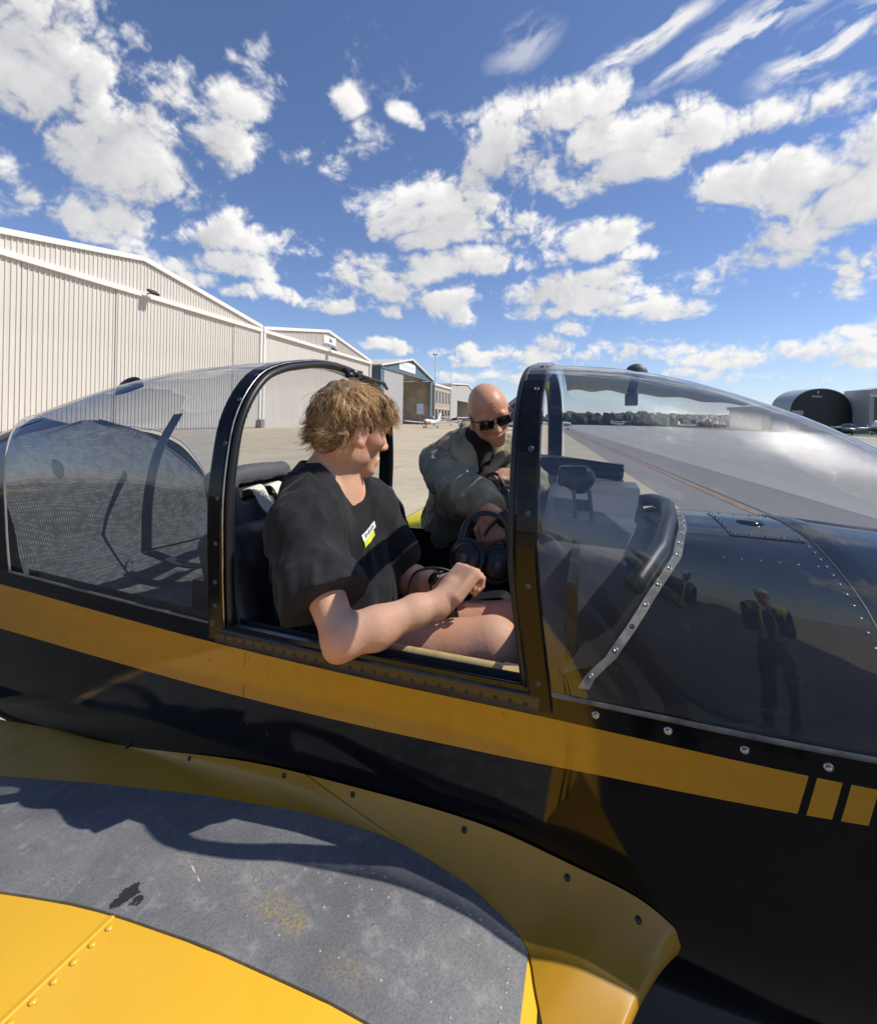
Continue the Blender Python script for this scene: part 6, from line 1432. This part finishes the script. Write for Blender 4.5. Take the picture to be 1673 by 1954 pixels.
headset(HS, [((-.200, -.135, 1.308), (-.25, -.90, .30)), ((-.122, -.085, 1.285), (.35, -.85, .2))], [(-.225, -.115, 1.345), (-.215, -.06, 1.40), (-.165, -.03, 1.42), (-.11, -.03, 1.395), (-.09, -.06, 1.32)], [(-.175, -.075, 1.335), (-.165, -.03, 1.365), (-.14, -.015, 1.395), (-.115, -.005, 1.40)], (-.110, -.005, 1.400))
m = MB(); m.tube(spline([(-.20, -.19, 1.28), (-.26, -.22, 1.300), (-.315, -.235, 1.285), (-.335, -.24, 1.23), (-.33, -.245, 1.16), (-.30, -.26, 1.05)], 24), .0038, 6); m.obj('cable', M_RUBBER, HS)
HS2 = empty('headset', (-.19, .20, 1.40), 'second black headset hanging below the bald man\'s raised hand', 'headset', 'aviation headsets')
headset(HS2, [((-.215, .205, 1.435), (-.6, -.7, .5)), ((-.165, .205, 1.425), (.2, -.9, .3))], [(-.235, .215, 1.47), (-.215, .225, 1.505), (-.18, .225, 1.505), (-.15, .215, 1.46)])
m = MB(); m.tube(spline([(-.165, .185, 1.40), (-.135, .16, 1.395), (-.115, .13, 1.36), (-.12, .06, 1.31), (-.12, .0, 1.25)], 18), .0045, 6); m.obj('cable', M_RUBBER, HS2)
# loose belt buckle on the seat between the legs
BK = empty('belt_buckle', (-.33, -.27, 1.16), 'steel seat belt buckle lying by the young man\'s lap', 'buckle')
m = MB(); m.box((-.335, -.262, 1.168), (.05, .03, .008), rotm((0, 1, 0), .5)); m.obj('plate', M_STEEL, BK, smooth=False)
ribbon([(-.335, -.262, 1.165), (-.36, -.27, 1.14), (-.42, -.28, 1.10)], .04, .003, M_BELT, 'webbing', BK, up=(0, 1, 0), n=10)
# folded black sunshade lying on the far coaming
FSH = empty('folded_sunshade', (.09, .40, 1.485), 'black folded pleated sunshade lying along the far side behind the glareshield', 'sunshade')
P = []
for x in np.linspace(-.065, .245, 14):
    row = []
    for i, (dy, dz) in enumerate(((.0, 0), (-.012, .008), (-.002, .018), (-.014, .026), (-.002, .038), (-.016, .048), (-.004, .060), (-.012, .068), (.02, .072), (.03, .0))):
        row.append((x+.004*math.sin(i*2.1), .395+dy+.02*math.sin(x*6), 1.490+dz+.006*math.sin(x*14+i)-.12*(x-.09)*.35))
    P.append(row)
m = MB(); m.grid(P, closed_v=True); m.f += [tuple(range(10))[::-1], tuple(range(130, 140))]; m.obj('pleats', M_VINYL, FSH, smooth=False)

# ================================================================ the photographer and a colleague, outside the frame but mirrored in the paint
M_VEST = simple('hi_vis_vest', (.70, .92, .10), .7); M_NAVY = simple('navy_workwear', (.012, .014, .024), .8)
def stander(loc, az, label, cap=True):
    r = empty('person', loc, label, 'person'); L = np.array(loc, float); f = np.array([math.cos(az), math.sin(az), 0]); s_ = np.array([-f[1], f[0], 0]); U = np.array([0, 0, 1.])
    W = lambda a, b_, z: L+f*a+s_*b_+U*z
    F_ = Field(L+np.array([-.55, -.55, -.02]), L+np.array([.55, .55, 1.86]), .014)
    R = np.stack([f, s_, U], axis=1); add_head(F_, W(.02, 0, 1.64), R, 1.0)
    F_.chain([W(0, 0, 1.56), W(-.01, 0, 1.46)], [.058, .065], .03)
    for q in (-1, 1): hand(F_, W(.36, q*.07, 1.46), f+U*.25-s_*q*.25, U-f*.3, -q, .7)
    for q in (-1, 1): F_.chain([W(.17, q*.19, 1.20), W(.37, q*.07, 1.46)], [.042, .03], .02)
    F_.obj('body', M_SKIN2, r)
    F_ = Field(L+np.array([-.5, -.5, -.02]), L+np.array([.5, .5, 1.6]), .014)
    F_.ell(W(0, 0, 1.26), (.13, .19, .24), R, .05); F_.ell(W(0, 0, .98), (.13, .175, .16), R, .05)
    for q in (-1, 1):
        F_.chain([W(-.01, q*.20, 1.42), W(.0, q*.25, 1.20), W(.20, q*.17, 1.22), W(.30, q*.11, 1.38)], [.068, .058, .05, .045], .04)
        F_.chain([W(0, q*.10, .92), W(.01, q*.12, .50), W(-.01, q*.13, .08)], [.095, .072, .055], .03); F_.chain([W(-.05, q*.13, .04), W(.14, q*.15, .035)], [.05, .042], .02)
    F_.obj('workwear', M_NAVY, r)
    F_ = Field(L+np.array([-.3, -.3, .9]), L+np.array([.3, .3, 1.6]), .014); F_.ell(W(0, 0, 1.25), (.148, .212, .25), R, .04); F_.chain([W(0, -.14, 1.44), W(0, .14, 1.44)], [.09, .09], .04)
    F_.chain([W(.15, 0, 1.6), W(.15, 0, 1.0)], [.06, .06], .01, 'sub'); F_.chain([W(0, 0, 1.55), W(0, 0, 1.5)], [.09, .09], .01, 'sub'); F_.clip(W(0, 0, .98), (0, 0, -1)); F_.obj('hi_vis_vest', M_VEST, r)
    m = MB(); m.grid([[W(-.0+.108*math.cos(a)*q, .092*math.sin(a)*q, 1.70+h) for a in np.linspace(0, 2*math.pi, 19)[:-1]] for q, h in ((1, 0), (1, .05), (.75, .09), (.3, .11))], closed_v=True); m.grid([[W(.09+.09*v, b_*.08*(1-.3*v), 1.705-.015*v) for b_ in np.linspace(-1, 1, 7)] for v in (0, .5, 1)]); m.obj('cap', M_SIGN, r)
    return r
stander((1.75, -4.5, 0), math.radians(110), 'photographer in white cap, navy workwear and hi-vis vest, mirrored in the cowling')
stander((.50, -3.0, 0), math.radians(95), 'second onlooker in navy workwear and hi-vis vest standing behind the photographer')
